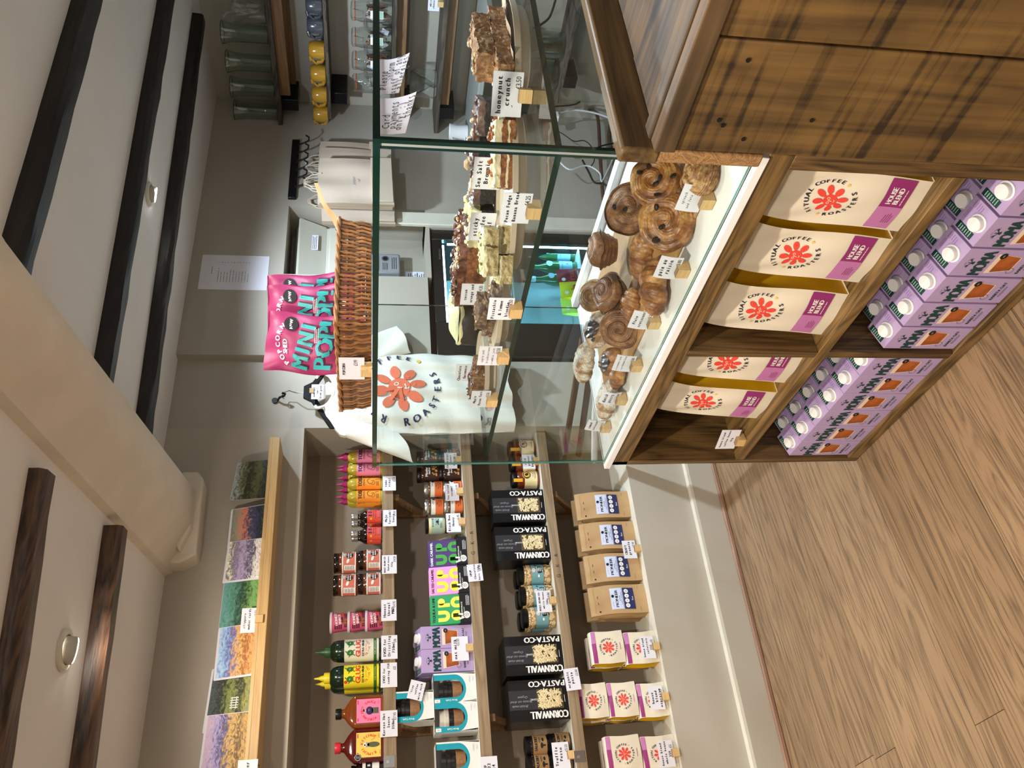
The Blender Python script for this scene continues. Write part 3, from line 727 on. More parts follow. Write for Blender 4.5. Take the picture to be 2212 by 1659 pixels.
def cupbox(lidcol):
    def fn():
        t = empty('cup_box'); w, h, d = .105, .158, .105; y0 = -d/2
        # carton front with an arch-shaped window onto the cup
        N = 14; ax = -.004; aw = .031; zb = .048+aw; zt = h-.002
        win = [(ax-aw, zt), (ax-aw, zb)]+[(ax-aw*cos(PI*i/N), zb-aw*sin(PI*i/N)) for i in range(1, N)]+[(ax+aw, zb), (ax+aw, zt)]
        b = MB(); v = []; f = []
        out = [(-w/2, zt), (-w/2, zb)]+[(-w/2+(w)*i/N, 0) for i in range(1, N)]+[(w/2, zb), (w/2, zt)]
        for (a, c), (e, g) in zip(win, out): v += [(a, y0, c), (e, y0, g)]
        for i in range(len(win)-1): f.append((2*i, 2*i+2, 2*i+3, 2*i+1))
        b.add(v, f, WHT); T = .0008
        b.box((-w/2, y0, 0), (-w/2+T, d/2, h), WHT); b.box((w/2-T, y0, 0), (w/2, d/2, h), WHT); b.box((-w/2, d/2-T, 0), (w/2, d/2, h), WHT); b.box((-w/2, y0, 0), (w/2, d/2, T), WHT)
        b.box((-w/2, y0+.03, h-T), (w/2, d/2, h), WHT)
        b.build('carton', t)
        P = Print()
        o2 = [(ax-aw-.020, zt), (ax-aw-.020, zb)]+[(ax-(aw+.020)*cos(PI*i/N), zb-(aw+.010)*sin(PI*i/N)) for i in range(1, N)]+[(ax+aw+.020, zb), (ax+aw+.020, zt)]
        for i in range(len(win)-1): P.poly([win[i], win[i+1], o2[i+1], o2[i]], TURQ, 1)
        P.text('keep', .030, .026, .013, WHT, 3, bold=True); P.text('cup', .032, .014, .013, WHT, 3, bold=True)
        P.text('keep', .030, .026, .013, TURQ, 2.2, bold=True); P.text('cup', .032, .014, .013, TURQ, 2.2, bold=True)
        P.text('Brew Cork', -.045, .094, .009, WHT, 3, rot=PI/2, bold=True); P.rect(-.046, h-.012, .012, .020, WHT, 2); P.text('M', -.046, h-.012, .006, BLK, 3, rot=PI/2)
        MB().pr(P, front(y0)).build('label', t)
        c = MB(); c.lathe([(.029, .006), (.030, .008), (.037, .098), (.037, .104)], CUPG, 24, c=(ax, 0)); c.build('cup_body', t)
        MB().lathe([(.0335, .050), (.036, .051), (.0388, .085), (.037, .086)], CORK, 24, c=(ax, 0)).build('cork_band', t)
        MB().lathe([(.039, .104), (.041, .106), (.041, .118), (.035, .122), (.034, .138), (.0001, .138)], lidcol, 24, c=(ax, 0)).build('cup_lid', t)
        return t
    return fn

HONEY = mat('honey_brown', (110, 48, 26), .12, coat=.6); HCREAM = mat('honey_label', (232, 216, 166), .55); YTAB = mat('yellow_tab', (228, 176, 46), .5)
def honey():
    t = empty('peanut_butter_jar'); r = .041
    MB().lathe([(r*.9, 0), (r, .006), (r, .086), (r*.93, .096), (r*.8, .101)], HONEY, 28).build('jar_body', t)
    MB().lathe([(r*.86, .099), (r*.90, .101), (r*.90, .119), (r*.84, .122), (.0001, .1205)], BLACKM, 28).build('screw_lid', t)
    P = Print(); P.rect(0, .040, .150, .056, HCREAM, 0, 18); P.circ(0, .059, .019, HCREAM, 1.1, 24); P.circ(0, .059, .0175, BLK, 2, 24); P.circ(0, .059, .0125, YTAB, 3, 20); P.circ(.001, .059, .006, BLK, 4, 10, ry=.009, rot=.5)
    P.arc('CORNISH', 0, .059, .0150, .0040, HCREAM, PI/2, 4, 2.2); P.arc('GOURMET', 0, .059, .0150, .0040, HCREAM, -PI/2, 4, 2.2, inside=True)
    P.text('Original', 0, .032, .007, GREYINK, 2); P.scribble(0, .022, .034, .008, 2, GREYINK, 2, 5)
    P.rect(-.024, .098, .014, .040, YTAB, 3, 3)
    b = MB(); b.pr(P, cyl(r)); b.build('label', t); return t
BOXB = mat('black_box_card', (20, 20, 22), .3, coat=.3); BOXG = mat('dark_grey_print', (46, 46, 50), .45); PASTA = mat('dry_pasta', (206, 186, 140), .6, col2=(236, 222, 180), vs=90)
def pastabox(kind):
    def fn():
        t = empty('pasta_box'); w, h, d = .148, .226, .052; y0 = -d/2
        b = MB(); wx0, wx1, wz0, wz1 = -.032, .037, .022, .118
        b.box((-w/2, y0, 0), (w/2, d/2, h), BOXB, mats={2: BOXB})
        o = b.build('box_body', t, bevel=.001)
        P = Print(); P.rect(.002, .150, .070, .150, BOXG, 1)
        P.text('CORNWALL', -.054, .078, .037, WHT, 2, rot=PI/2, wfit=.142, bold=True); P.text('PASTA·CO', .057, .078, .030, WHT, 2, rot=PI/2, wfit=.138, bold=True)
        for i, wd_ in enumerate(('British made', 'Bronze cut dried', 'Organic')): P.text(wd_, -.020+i*.016, .186-i*.006, .012, GREYP, 2, rot=PI/2, slant=.3)
        P.text('ORGANIC', .002, .126, .009, WHT, 2, rot=PI/2); P.rect(.001, .014, .026, .0014, WHT, 2)
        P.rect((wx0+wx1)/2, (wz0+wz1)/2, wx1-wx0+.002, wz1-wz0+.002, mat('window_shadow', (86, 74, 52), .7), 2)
        MB().pr(P, front(y0)).build('label', t)
        q = MB(); rn = random.Random(5+kind)
        for i in range(110 if kind else 190):
            x = rn.uniform(wx0+.006, wx1-.006); z = rn.uniform(wz0+.008, wz1-.008); a = rn.uniform(0, PI)
            if kind:
                L = rn.uniform(.010, .013); q.tube([(x-cos(a)*L*.8, y0-.0012, max(wz0, z-sin(a)*L)), (x, y0-.0028, z), (x+cos(a)*L*.8, y0-.0012, min(wz1, z+sin(a)*L))], .0026, PASTA, 6)
            else:
                X = Matrix.Translation((x, y0-.0012, z)) @ Matrix.Rotation(rn.uniform(0, 3), 4, 'Y'); q.lathe([(.0001, -.004), (.003, -.003), (.0042, 0), (.003, .003), (.0001, .004)], PASTA, 6, xf=X, caps=False, sx=1, sy=.7)
        q = q.build('pasta', t); q['kind'] = 'stuff'; q['label'] = 'short tube pasta' if kind else 'curly pasta shapes'
        return t
    return fn
BEANW = mat('white_beans', (206, 182, 138), .35, coat=.3); BEANL = mat('teal_label', (110, 160, 168), .55, var=.12, vs=300); BRINE = mat('bean_brine', (150, 120, 78), .15, coat=.5)
def whitebean():
    t = empty('bean_jar'); r = .042
    MB().lathe([(r*.9, 0), (r*.97, .006), (r*.97, .104), (r*.82, .116)], BRINE, 28).build('jar_body', t)
    MB().lathe([(r*.88, .114), (r*.92, .116), (r*.92, .133), (r*.86, .135), (.0001, .134)], BLACK, 28).build('screw_lid', t)
    P = Print(); P.rect(0, .058, .150, .050, BEANL, 1, 18); P.circ(.004, .050, .015, BLK, 2, 20, ry=.017)
    for i, w in enumerate(('ORGANIC', 'QUEEN', 'WHITE', 'BEANS')): P.text(w, .004, .061-i*.0075, .006, WHT, 3, bold=True)
    P.circ(.002, .074, .010, WHT, 2); P.ring(.002, .074, .009, .001, BLK, 3); P.text('BOLD', .002, .0765, .004, BLK, 3); P.text('BEAN', .002, .0715, .004, BLK, 3)
    P.circ(-.022, .054, .006, WHT, 2, 10, ry=.004); P.circ(.026, .066, .006, BLK, 2, 10, ry=.003, rot=.6)
    lab_cyl(t, P, r)
    q = MB(); rn = random.Random(9)
    for i in range(120):
        a = rn.uniform(-PI*.6, PI*.6); z = rn.choice((rn.uniform(.008, .028), rn.uniform(.088, .106))); R = r*.965 if z < .1 else r*.9
        X = Matrix.Translation((R*sin(a), -R*cos(a), z)) @ Matrix.Rotation(a, 4, 'Z') @ Matrix.Rotation(rn.uniform(0, PI), 4, 'Y')
        q.lathe([(.0001, -.008), (.0035, -.006), (.0042, 0), (.0035, .006), (.0001, .008)], BEANW, 6, xf=X, caps=False, sx=1, sy=.45)
    q = q.build('beans', t); q['kind'] = 'stuff'; return t
KRAFTL = mat('kraft_label', (150, 116, 76), .7)
def saucery():
    t = empty('pesto_jar'); r = .036
    MB().lathe([(r*.9, 0), (r, .005), (r, .062), (r*.92, .070)], mat('pesto_dark', (30, 24, 18), .15, coat=.5), 26).build('jar_body', t)
    MB().lathe([(r*.93, .068), (r*.97, .070), (r*.97, .085), (.0001, .084)], BLACK, 26).build('screw_lid', t)
    P = Print(); P.rect(0, .034, .125, .052, KRAFTL, 0, 16); P.text('SAUCERY', 0, .050, .014, BLK, 2, wfit=.052, bold=True)
    P.circ(-.008, .028, .010, BLK, 2, 12, ry=.005); P.rect(-.008, .020, .005, .012, BLK, 2); P.circ(.012, .024, .007, BLK, 2, 12, ry=.004); P.scribble(.012, .036, .022, .008, 2, BLK, 2, 7)
    lab_cyl(t, P, r); return t
KRAFT = mat('kraft_paper', (178, 146, 104), .75, var=.06, vs=14, bump=.15, bs=12); LBLUE = mat('label_pale_blue', (196, 206, 230), .6); NAVL = mat('label_navy', (40, 44, 92), .6)
def pouch(name, w, h, d, body, side, P, top=.35, seed=1, lean=.0, wr=.004, E=None):
    """stand-up pouch: full at the base, closing to a flat sealed top, with creases"""
    t = empty(name); rn = random.Random(seed); ph = [rn.uniform(0, 6) for _ in range(6)]
    def dep(v): return d/2*(1-v**2.2*(1-top)) if v < .98 else d/2*top*.6
    def wob(u, v): return wr*(sin(u*7+ph[0]+v*3)*.4+sin(v*11+ph[1])*.4+sin((u+v)*9+ph[2])*.35)*(.3+v)
    def fr(u, v): return (-w/2+w*u+wr*.5*sin(v*7+ph[3]), -dep(v)-wob(u, v)*min(1, 4*u*(1-u)+.15)-.006*sin(PI*u)*(1-v), h*v)
    def bk(u, v): return (w/2-w*u+wr*.5*sin(v*7+ph[3]), dep(v)+wob(u, v)*.5, h*v)
    b = MB(); b.surf(fr, 14, 18, body); b.surf(bk, 6, 18, body)
    b.add([(-w/2, -d/2, 0), (w/2, -d/2, 0), (w/2, d/2, 0), (-w/2, d/2, 0)], [(3, 2, 1, 0)], body)
    tp = [fr(i/14, 1) for i in range(15)]; tb = [bk(1-i/14, 1) for i in range(15)]
    b.add(tp+tb, [(i, i+1, 16+i, 15+i) for i in range(14)], body)
    b.build('pouch_body', t)
    for sd in (0, 1):
        s = MB()
        def g(u, v):
            A = Vector(fr(sd, v)); B = Vector(bk(1-sd, v)); p = A.lerp(B, u); p.x += (-1 if sd else 1)*(.018*v+.002)*sin(PI*u); return p
        s.surf(g, 6, 18, side); s.build('side_gusset', t)
    M2 = MB()
    def mp(a, z, hh):
        u = a/w+.5; v = min(max(z/h, 0), 1); p = Vector(fr(u, v)); p.y -= hh+.0012; return p
    M2.pr(P, mp); M2.build('label', t)
    if E: MB().pr(E, mp).build('emblem', t)
    return t
def gridrect(P, x, y, w, h, m, l, nx=6, ny=6):
    for j in range(ny): P.rect(x, y-h/2+h*(j+.5)/ny, w, h/ny, m, l, nx)
def granola():
    P = Print(); gridrect(P, 0, .074, .088, .044, NAVL, 1, 6, 5); gridrect(P, 0, .122, .088, .052, LBLUE, 1, 6, 5)
    P.text('PIONEER', 0, .124, .015, BLK, 2, wfit=.070, bold=True); P.text('granola', 0, .112, .008, NAVL, 2); P.circ(.010, .139, .006, BLK, 2); P.text('LINSEED & CARDAMOM', 0, .104, .005, BLK, 2); P.scribble(-.020, .139, .022, .004, 1, REDP, 2, 2)
    for i in range(12): P.line(-.042+i*.007, .0965, -.0385+i*.007, .0995, .0015, NAVL, 2); P.line(-.0385+i*.007, .0995, -.035+i*.007, .0965, .0015, NAVL, 2)
    for i in range(4): P.circ(-.030+i*.020, .082, .0088, WHT, 2, 16); P.scribble(-.030+i*.020, .082, .009, .007, 3, NAVL, 3, i)
    P.text('Base', .0, .060, .009, WHT, 2); P.line(-.052, .030, .052, .030, .0012, mat('kraft_dark', (140, 108, 72), .8), 1)
    E = Print()
    for i in range(14): E.rect(-.048+i*.0074, .214, .004, .0012, _M['kraft_dark'], 1)
    E.line(-.018, .200, .018, .200, .0018, BLK, 1); E.circ(-.046, .196, .0035, BLK, 1, 8)
    return pouch('granola_bag', .120, .232, .062, KRAFT, KRAFT, P, .22, 3, E=E)
BAGC = mat('cream_bag', (222, 212, 192), .55, var=.04, vs=10, bump=.12, bs=10); BAGY = mat('yellow_gusset', (204, 160, 20), .45, var=.1, vs=12, bump=.15, bs=12)
PLUM = mat('plum_label', (146, 44, 112), .5); PLUML = mat('plum_light', (190, 118, 174), .5); INKN = mat('navy_ink', (28, 30, 50), .6); REDF = mat('flower_red', (222, 66, 52), .55); SUN = mat('sun_yellow', (226, 184, 80), .6)
def coffee_small():
    P = Print(); P.ritual(0, .062, .036, INKN, REDF, BAGC, SUN, 1); P.scribble(0, .016, .03, .005, 1, PLUM, 1, 3); E = P; P = Print()
    gridrect(P, -.022, .117, .076, .016, PLUM, 1, 4, 3); gridrect(P, .038, .117, .044, .016, PLUML, 1, 3, 3)
    return pouch('coffee_bag', .124, .130, .060, BAGC, BAGY, P, .6, 6, wr=.003, E=E)
def coffee_big(seed=5):
    P = Print(); P.ritual(.0, .190, .050, INKN, REDF, BAGC, SUN, 1); E = P; P = Print()
    gridrect(P, .034, .062, .072, .056, PLUM, 1, 6, 6); gridrect(P, -.035, .062, .066, .056, PLUML, 1, 6, 6)
    P.text('HOUSE', .028, .074, .017, WHT, 2, wfit=.042, bold=True); P.text('BLEND', .028, .058, .017, WHT, 2, wfit=.042, bold=True); P.scribble(.028, .044, .048, .005, 1, WHT, 2, 5); P.scribble(-.034, .052, .03, .02, 4, PLUM, 2, 6)
    return pouch('coffee_bag', .146, .335, .105, BAGC, BAGY, P, .10, seed, wr=.011, E=E)
# ---------------------------------------------------------------- goods on the niche shelves
def atx(y, x, Y): return onY(x, y, Y).x
P_pink = Proto(toss(PINKB, OLIVEY, MAG, 1), 'bottle'); P_org = Proto(toss(ORANGEL, OLIVEY, MAG, 2), 'bottle')
Yf = 3.205
for i, (py, pr_, w) in enumerate(((989, P_pink, 'pink-labelled dressing bottle at the right end of the top shelf, behind the glass edge'),
        (1015, P_pink, 'pink-labelled salad dressing bottle next to the orange-labelled ones'),
        (1046, P_org, 'orange-labelled salad dressing bottle next to the pink-labelled ones'),
        (1073, P_org, 'orange-labelled salad dressing bottle beside the small dark sauce bottles'))):
    pr_.put((atx(py, 790, Yf), Yf, S1), 0, w, 'squeeze bottles of salad dressing')
Yb = 3.262
for i, py in enumerate((982, 1006, 1031, 1057, 1082)):
    (P_pink if i < 2 else P_org).put((atx(py, 790, Yb)-.004, Yb, S1), 0, ('hidden pink-labelled dressing bottle behind the rightmost one', 'pink-labelled dressing bottle in the row behind the front pink pair', 'orange-labelled dressing bottle half hidden behind the front orange pair, its right neighbour pink', 'orange-labelled dressing bottle peeping between the two front orange ones', 'orange-labelled dressing bottle in the back row, its left side showing beside the dark bottles')[i], 'squeeze bottles of salad dressing')
P_ter = Proto(teriyaki, 'bottle')
for py, Y, w in ((1116, Yf, 'dark teriyaki bottle with red label, right one of the front pair'), (1153, Yf, 'dark teriyaki bottle with red label, left one of the front pair'),
        (1131, Yb, 'dark teriyaki bottle with silver cap behind and between the front pair'), (1162, Yb, 'dark teriyaki bottle behind the left front one')):
    P_ter.put((atx(py, 790, Y), Y, S1), 0, w, 'teriyaki sauce bottles')
P_bj = Proto(beanjar, 'jar'); Y = 3.218; zz = S1+.0965
for py, Y, z, w in ((1211, Y, S1, 'baked bean jar with coral label, lower right of the four stacked'), (1262, Y, S1, 'baked bean jar with coral label, lower left of the four stacked'),
        (1215, 3.25, zz, 'baked bean jar with coral label, upper right of the four stacked, set back in shade'), (1263, Y, zz, 'baked bean jar with coral label, upper left of the four stacked')):
    if z == zz and Y > 3.24: Y = 3.232
    P_bj.put((atx(py, 790, Y), Y, z), .25, w, 'baked bean jars on the top shelf')
P_pot = Proto(nutpot, 'snack pot')
for i in range(3): P_pot.put((atx(1342, 800, 3.222), 3.222, S1+i*.0665), .1, ('lowest', 'middle', 'topmost')[i]+' pink snack pot in the stack of three between bean jars and oil', 'pink snack pots')
P_g1 = Proto(glug(mat('oil_label_cream', (222, 222, 206), .5), CAPG, 'FOR DRIZZLING', False), 'bottle'); P_g1.put((atx(1406, 760, 3.222), 3.222, S1), 0, 'dark olive oil bottle with cream label and green cap')
P_g2 = Proto(glug(YEL, CAPY, 'FOR COOKING', True), 'bottle'); P_g2.put((atx(1462, 760, 3.222), 3.222, S1), 0, 'dark olive oil bottle with bright yellow label and yellow cap'); P_g2.put((atx(1474, 760, 3.300), 3.300, S1), 0, 'second yellow-capped olive oil bottle hidden behind the yellow-labelled one')
Proto(flask(HOTS, BLACK, PINKL, 'KOREAN HOT SAUCE', '', fig1, False), 'bottle').put((atx(1540, 780, 3.21), 3.21, S1), 0, 'square amber hot sauce flask with pink label and black cap')
Proto(flask(KETC, REDC, YELL, 'KIMCHI KETCHUP', '', fig2, True), 'bottle').put((atx(1613, 780, 3.21), 3.21, S1), 0, 'square dark red ketchup flask with yellow label and pink cap')
def blackjar():
    t = empty('sauce_jar'); r = .034
    MB().lathe([(r*.9, 0), (r, .006), (r, .085), (r*.6, .100)], DARKS, 24).build('jar_body', t)
    MB().lathe([(r*.7, .099), (r*.72, .113), (.0001, .113)], BLACK, 24).build('screw_lid', t)
    P = Print(); P.rect(0, .045, .12, .058, WHT, 0, 16); P.rect(.010, .052, .03, .022, BLK, 2, 4); P.text('B', .010, .052, .014, WHT, 3, bold=True); P.scribble(-.012, .024, .03, .012, 3, BLK, 2, 2); lab_cyl(t, P, r); return t
Proto(blackjar, 'jar').put((atx(1668, 790, 3.22), 3.22, S1), .2, 'dark jar with white label, cut off at the left edge of the top shelf')

# middle shelf
P_nj = Proto(nutjar, 'jar'); Y = 3.240
for py, z, w in ((1026, S2+.0955, 'dark nut butter jar stacked on top, left of the glass edge'), (1024, S2, 'dark nut butter jar standing on the shelf behind the orange price card'), (990, S2+.0955, 'dark nut butter jar stacked on top, seen through the case glass'), (988, S2, 'dark nut butter jar on the shelf, seen through the case glass')):
    P_nj.put((atx(py, 950, Y), Y, z), .1, w, 'nut butter jars on the middle shelf')
P_cj = Proto(caramel, 'jar')
for py, z, w in ((1057, S2+.082, 'orange and white caramel jar, upper right of four'), (1095, S2+.082, 'orange and white caramel jar, upper left of four'), (1057, S2, 'orange and white caramel jar, lower right of four, behind a price card'), (1095, S2, 'orange and white caramel jar, lower left of four, half behind a price card')):
    P_cj.put((atx(py, 950, 3.236), 3.236, z), .12, w, 'sea salted caramel jars')
P_be = Proto(beejar, 'jar')
for z, w in ((S2+.081, 'pale green toffee jar with bee drawing, on top'), (S2, 'pale green toffee jar underneath the other, behind a price card')): P_be.put((atx(1136, 950, 3.236), 3.236, z), .1, w, 'toffee jars')
tray = Proto(bartray, 'display tray')
bars = ((1196, (74, 44, 110), mat('bar_green', (66, 160, 62), .5), 'DARK CARAMEL', 'purple chocolate bar with green lettering in a black tray'),
        (1254, (240, 156, 216), mat('bar_yellow', (238, 232, 60), .5), 'SALTED CARAMEL', 'pink chocolate bar with yellow lettering in a black tray'),
        (1317, (42, 156, 96), mat('bar_lemon', (246, 238, 86), .5), 'TEQUILA & LIME', 'green chocolate bar with yellow lettering in a black tray'))
for i, (py, c, bg, tt, w) in enumerate(bars):
    X = atx(py, 965, 3.20); tray.put((X, 3.178, S2), 0, 'black display tray with a white hand print holding the %s chocolate bars' % ('purple', 'pink', 'green')[i], 'black chocolate bar trays')
    pb = Proto(chocbar(mat('bar_base_%d' % i, c, .5), bg, tt), 'chocolate bar')
    pb.put((X, 3.192, S2+.003), 0, w+', front one', 'chocolate bars', tilt=(-.14, 0)); pb.put((X, 3.214, S2+.003), 0, w+', behind the front one', 'chocolate bars', tilt=(-.14, 0))
fl = MB(); fl.prism([(-.05, 0), (.05, 0), (.03, .055), (-.05, .085)], 0, .001, mat('tray_flap', (196, 206, 204), .6), 'y'); tag(fl.build('tray_flap', loc=(atx(1172, 970, 3.26), 3.30, S2+.05)), 'pale open card flap standing behind the purple bars', 'packaging')
P_oat = Proto(oat, 'milk carton')
Y = 3.236
P_oat.put((atx(1381, 960, Y), Y, S2), 0, 'lilac oat milk carton in the niche, right one of the two', 'oat milk cartons in the niche'); P_oat.put((atx(1431, 960, Y), Y, S2), 0, 'lilac oat milk carton in the niche, left one beside the cup boxes', 'oat milk cartons in the niche')
P_oat.put((atx(1381, 960, Y), Y+.070, S2), 0, 'lilac oat milk carton standing behind the right one in the niche', 'oat milk cartons in the niche'); P_oat.put((atx(1431, 960, Y), Y+.070, S2), 0, 'lilac oat milk carton standing behind the left one in the niche', 'oat milk cartons in the niche')
P_cb = Proto(cupbox(CUPG), 'cup box'); P_cw = Proto(cupbox(mat('cup_lid_cream', (206, 202, 190), .4)), 'cup box')
Y = 3.225
P_cb.put((atx(1487, 985, 3.172)+.004, Y, S2), 0, 'turquoise and white cup box beside the lilac cartons', 'boxed reusable cups')
P_cw.put((atx(1550, 985, 3.172)+.006, Y, S2), 0, 'turquoise and white cup box showing a cream cup lid', 'boxed reusable cups')
P_cb.put((atx(1527, 900, 3.172)+.004, Y, S2+.1585), 0, 'turquoise and white cup box on top of the others, price card on it', 'boxed reusable cups')
P_cb.put((atx(1638, 990, 3.172)+.004, Y, S2), 0, 'turquoise and white cup box standing alone at the left', 'boxed reusable cups')
P_cw.put((atx(1697, 990, 3.172)+.004, Y, S2), 0, 'turquoise and white cup box cut off at the left edge', 'boxed reusable cups')
# bottom board shelf
P_h = Proto(honey, 'jar'); Y = 3.243
for py, w in ((971, 'amber jar with round black and gold emblem, seen through the case glass'), (1003, 'amber jar with round black and gold emblem, behind the case corner edge'), (1037, 'amber jar with round black and gold emblem, beside the black pasta boxes')): P_h.put((atx(py, 1130, Y), Y, S3), .12, w, 'amber spread jars')
P_pa = Proto(pastabox(0), 'pasta box'); P_pt = Proto(pastabox(1), 'pasta box')
for py, pr_, w in ((1092, P_pa, 'black box of curly pasta, rightmost'), (1173, P_pa, 'black box of curly pasta beside the white bean jars'), (1416, P_pt, 'black box of tube pasta, right one of the pair'), (1514, P_pt, 'black box of tube pasta, left one of the pair')):
    X = atx(py, 1130, 3.176)
    for k in range(3):
        if k == 2 and pr_ is P_pa: continue
        pr_.put((X+.001*k, 3.203+.053*k, S3), 0, w+('', ', second box behind it', ', last box behind it')[k], 'black pasta boxes')
P_wb = Proto(whitebean, 'jar')
for py, w in ((1243, 'white bean jar with teal label, beside the right pasta boxes'), (1288, 'white bean jar with teal label, half hidden by a price card'), (1336, 'white bean jar with teal label, beside the tube pasta boxes')):
    P_wb.put((atx(py, 1140, 3.243), 3.243, S3), .1, w, 'white bean jars on the lowest shelf')
    P_wb.put((atx(py, 1140, 3.243)+.012, 3.330, S3), .1, w+', the jar behind it', 'white bean jars on the lowest shelf')
P_sa = Proto(saucery, 'jar')
for py, z, w in ((1611, S3+.0855, 'kraft-labelled pesto jar on top, right one'), (1652, S3+.0855, 'kraft-labelled pesto jar on top, cut off at the left edge'), (1609, S3, 'kraft-labelled pesto jar underneath, behind the pesto price card'), (1652, S3, 'kraft-labelled pesto jar underneath at the left edge')): P_sa.put((atx(py, 1160, 3.238), 3.238, z), .08, w, 'pesto jars')
# sill of the niche
ZS = .3955
P_gr = Proto(granola, 'granola bag')
for py, dz, w in ((1092, 1350, 'kraft granola bag nearest the counter'), (1158, 1362, 'kraft granola bag second from the counter'), (1228, 1379, 'kraft granola bag behind the granola price card, third from the counter'), (1298, 1394, 'kraft granola bag leftmost of the row')):
    X = onZ(dz, py, ZS).x
    P_gr.put((atx(py, 1300, 3.20), 3.215, ZS), .04*(py % 3-1), w, 'granola bags on the sill'); P_gr.put((atx(py, 1300, 3.20)+.005, 3.288, ZS), -.03, w+', the bag behind it', 'granola bags on the sill')
P_cs = Proto(coffee_small, 'coffee bag')
Y = 3.19
def cs(py, n, w, ky):
    X = atx(py, 1380, Y-.03)
    for k in range(n):
        z = ZS+k*(.131 if n == 2 else .1125)
        P_cs.put((X+(.0, .012, .018)[k], Y+.012*k, z), .05-.04*k, ('bottom', 'middle' if n == 3 else 'upper', 'top')[k]+' cream coffee bag '+w, 'small coffee bags on the sill', sc=(1, 1, 1 if n == 2 else .86))
        if k < n-0: P_cs.put((X+.012, Y+.075+.006*k, z), -.04, ('bottom', 'middle' if n == 3 else 'upper', 'top')[k]+' cream coffee bag in the back row '+w, 'small coffee bags on the sill', sc=(.98, 1, .98 if n == 2 else .84))
cs(1399, 2, 'in the stack of two beside the granola', 0); cs(1514, 3, 'in the stack of three', 0); cs(1632, 2, 'in the stack at the left edge', 0)

# ---------------------------------------------------------------- price cards
def card(loc, rz, w, h, lines, price, label, block=True, tilt=0, roll=0, psz=None, size=None, pm=None, cat='price card', bow=0, pf=None):
    t = tag(empty('price_card', loc, rz), label, cat)
    if roll: t.rotation_euler = (0, roll, rz)
    z0 = .018 if block else 0
    if block:
        b = MB(); b.box((-.0135, -.016, 0), (.0135, .012, .027), BLOCK, mats={1: BLOCKT}); b.build('wooden_block', t, bevel=.001)
    c = MB()
    def F(a, b_, hh): return Vector((a, -hh-bow*sin(PI*min(1, max(0, (b_-z0)/h))) - tilt*(b_-z0), b_))
    c.surf(lambda u, v: F(-w/2+w*u, z0+h*v, .0004), 2, 6, PAPER); c.surf(lambda u, v: F(w/2-w*u, z0+h*v, -.0004), 2, 6, PAPER)
    c.build('card', t)
    P = Print(); n = len(lines); sz = size or min(h*.25, w*1.42/max(max(len(l) for l in lines), 4))
    zt = z0+h*.86-sz*.3; dz = min(h*.27, sz*1.5)
    for i, l in enumerate(lines): P.text(l, (-w*.02 if i % 2 == 0 else w*.05), zt-i*dz, sz, INK, 1, mono=True, wfit=None, sx=.92, bold=sz > .0085)
    if price: P.text(price, w*.27, (z0+h*.16) if pf is None else z0+h*pf, psz or h*.24, BLK, 1.5, sx=.8)
    MB().pr(P, lambda a, b_, hh: F(a, b_, .0006+hh)).build('lettering', t)
    return t
def ncard(px, py, w, h, lines, price, label, Y=3.166, block=False, **k):
    p = onY(px, py, Y); return card((p.x, Y, p.z-h/2), k.pop('rz', 0), w, h, lines, price, label, block, **k)
ncard(841, 1044, 0.067, 0.054, ['tuna', 'vinai'], '£7.25', 'white price card below the pink dressing bottles, reading seven pounds twenty-five', Y=3.160)
ncard(842, 1119, 0.072, 0.054, ['MoJo', 'Teriyaki', 'Sauce'], '£4.50', 'white price card for teriyaki sauce on the top shelf edge', Y=3.160)
ncard(841, 1219, 0.077, 0.058, ['BOLD BEAN CO', 'Baked beans', '325g'], '£4.50', 'white price card for baked beans on the top shelf edge', Y=3.160)
ncard(840, 1318, 0.083, 0.058, ['Honest', 'Unreal', 'M&D'], '£4.95', 'white price card under the pink snack pots', Y=3.160)
ncard(841, 1398, 0.088, 0.060, ['EVOO for', 'Drizzling', '750ml'], '£16', 'white price card for drizzling oil on the top shelf edge', Y=3.160)
ncard(840, 1458, 0.088, 0.060, ['EVOO for', 'cooking 750', ''], '£13', 'white price card for cooking oil on the top shelf edge', Y=3.160)
ncard(840, 1563, 0.089, 0.061, ['Korean Hot', 'Sauce', '350ml'], '£7.95', 'white price card for Korean hot sauce on the top shelf edge', Y=3.160)
ncard(842, 1688, 0.077, 0.058, ['Kimchi'], '', 'white price card cut off at the left edge of the top shelf', Y=3.160)
def bcard(px, py, w, h, lines, price, label, z, Y=3.182, rz=0, **k):
    X = onY(px, py, Y).x; return card((X, Y, z), rz, w, h, lines, price, label, True, **k)
bcard(980, 995, .078, .054, ['Chiorange', 'Peanut', 'Butter'], '£4.50', 'price card for orange nut butter, behind the case edge', S2+.001, 3.186)
bcard(980, 1063, .080, .058, ['Sea salted', 'caramel'], '£6.00', 'price card for sea salted caramel in a small wood block', S2+.001, 3.186)
bcard(983, 1129, .084, .060, ['Black Bee', 'Honey'], '£6.95', 'price card for black bee toffee in a small wood block', S2+.001, 3.186)
ncard(1026, 1236, 0.071, 0.060, ['UPUP', 'Chocolate', 'bars 120g'], '£4.90', 'white price card for chocolate bars hanging on the middle shelf edge', Y=3.160, roll=-.06)
bcard(995, 1401, .092, .064, ['oat milk'], '£2.50', 'white price card for oat milk in front of the lilac cartons of the niche', S2+.001, 3.186, pf=.62)
ncard(899, 1496, 0.067, 0.056, ["'free", 'coffee', 'with each', "cup'"], '', 'small tilted card offering free coffee with each cup', Y=3.163, roll=.28)
ncard(1057, 1660, 0.079, 0.061, ['cup', '£22', '£24'], '', 'white price card for the reusable cups on the middle shelf edge', Y=3.160)
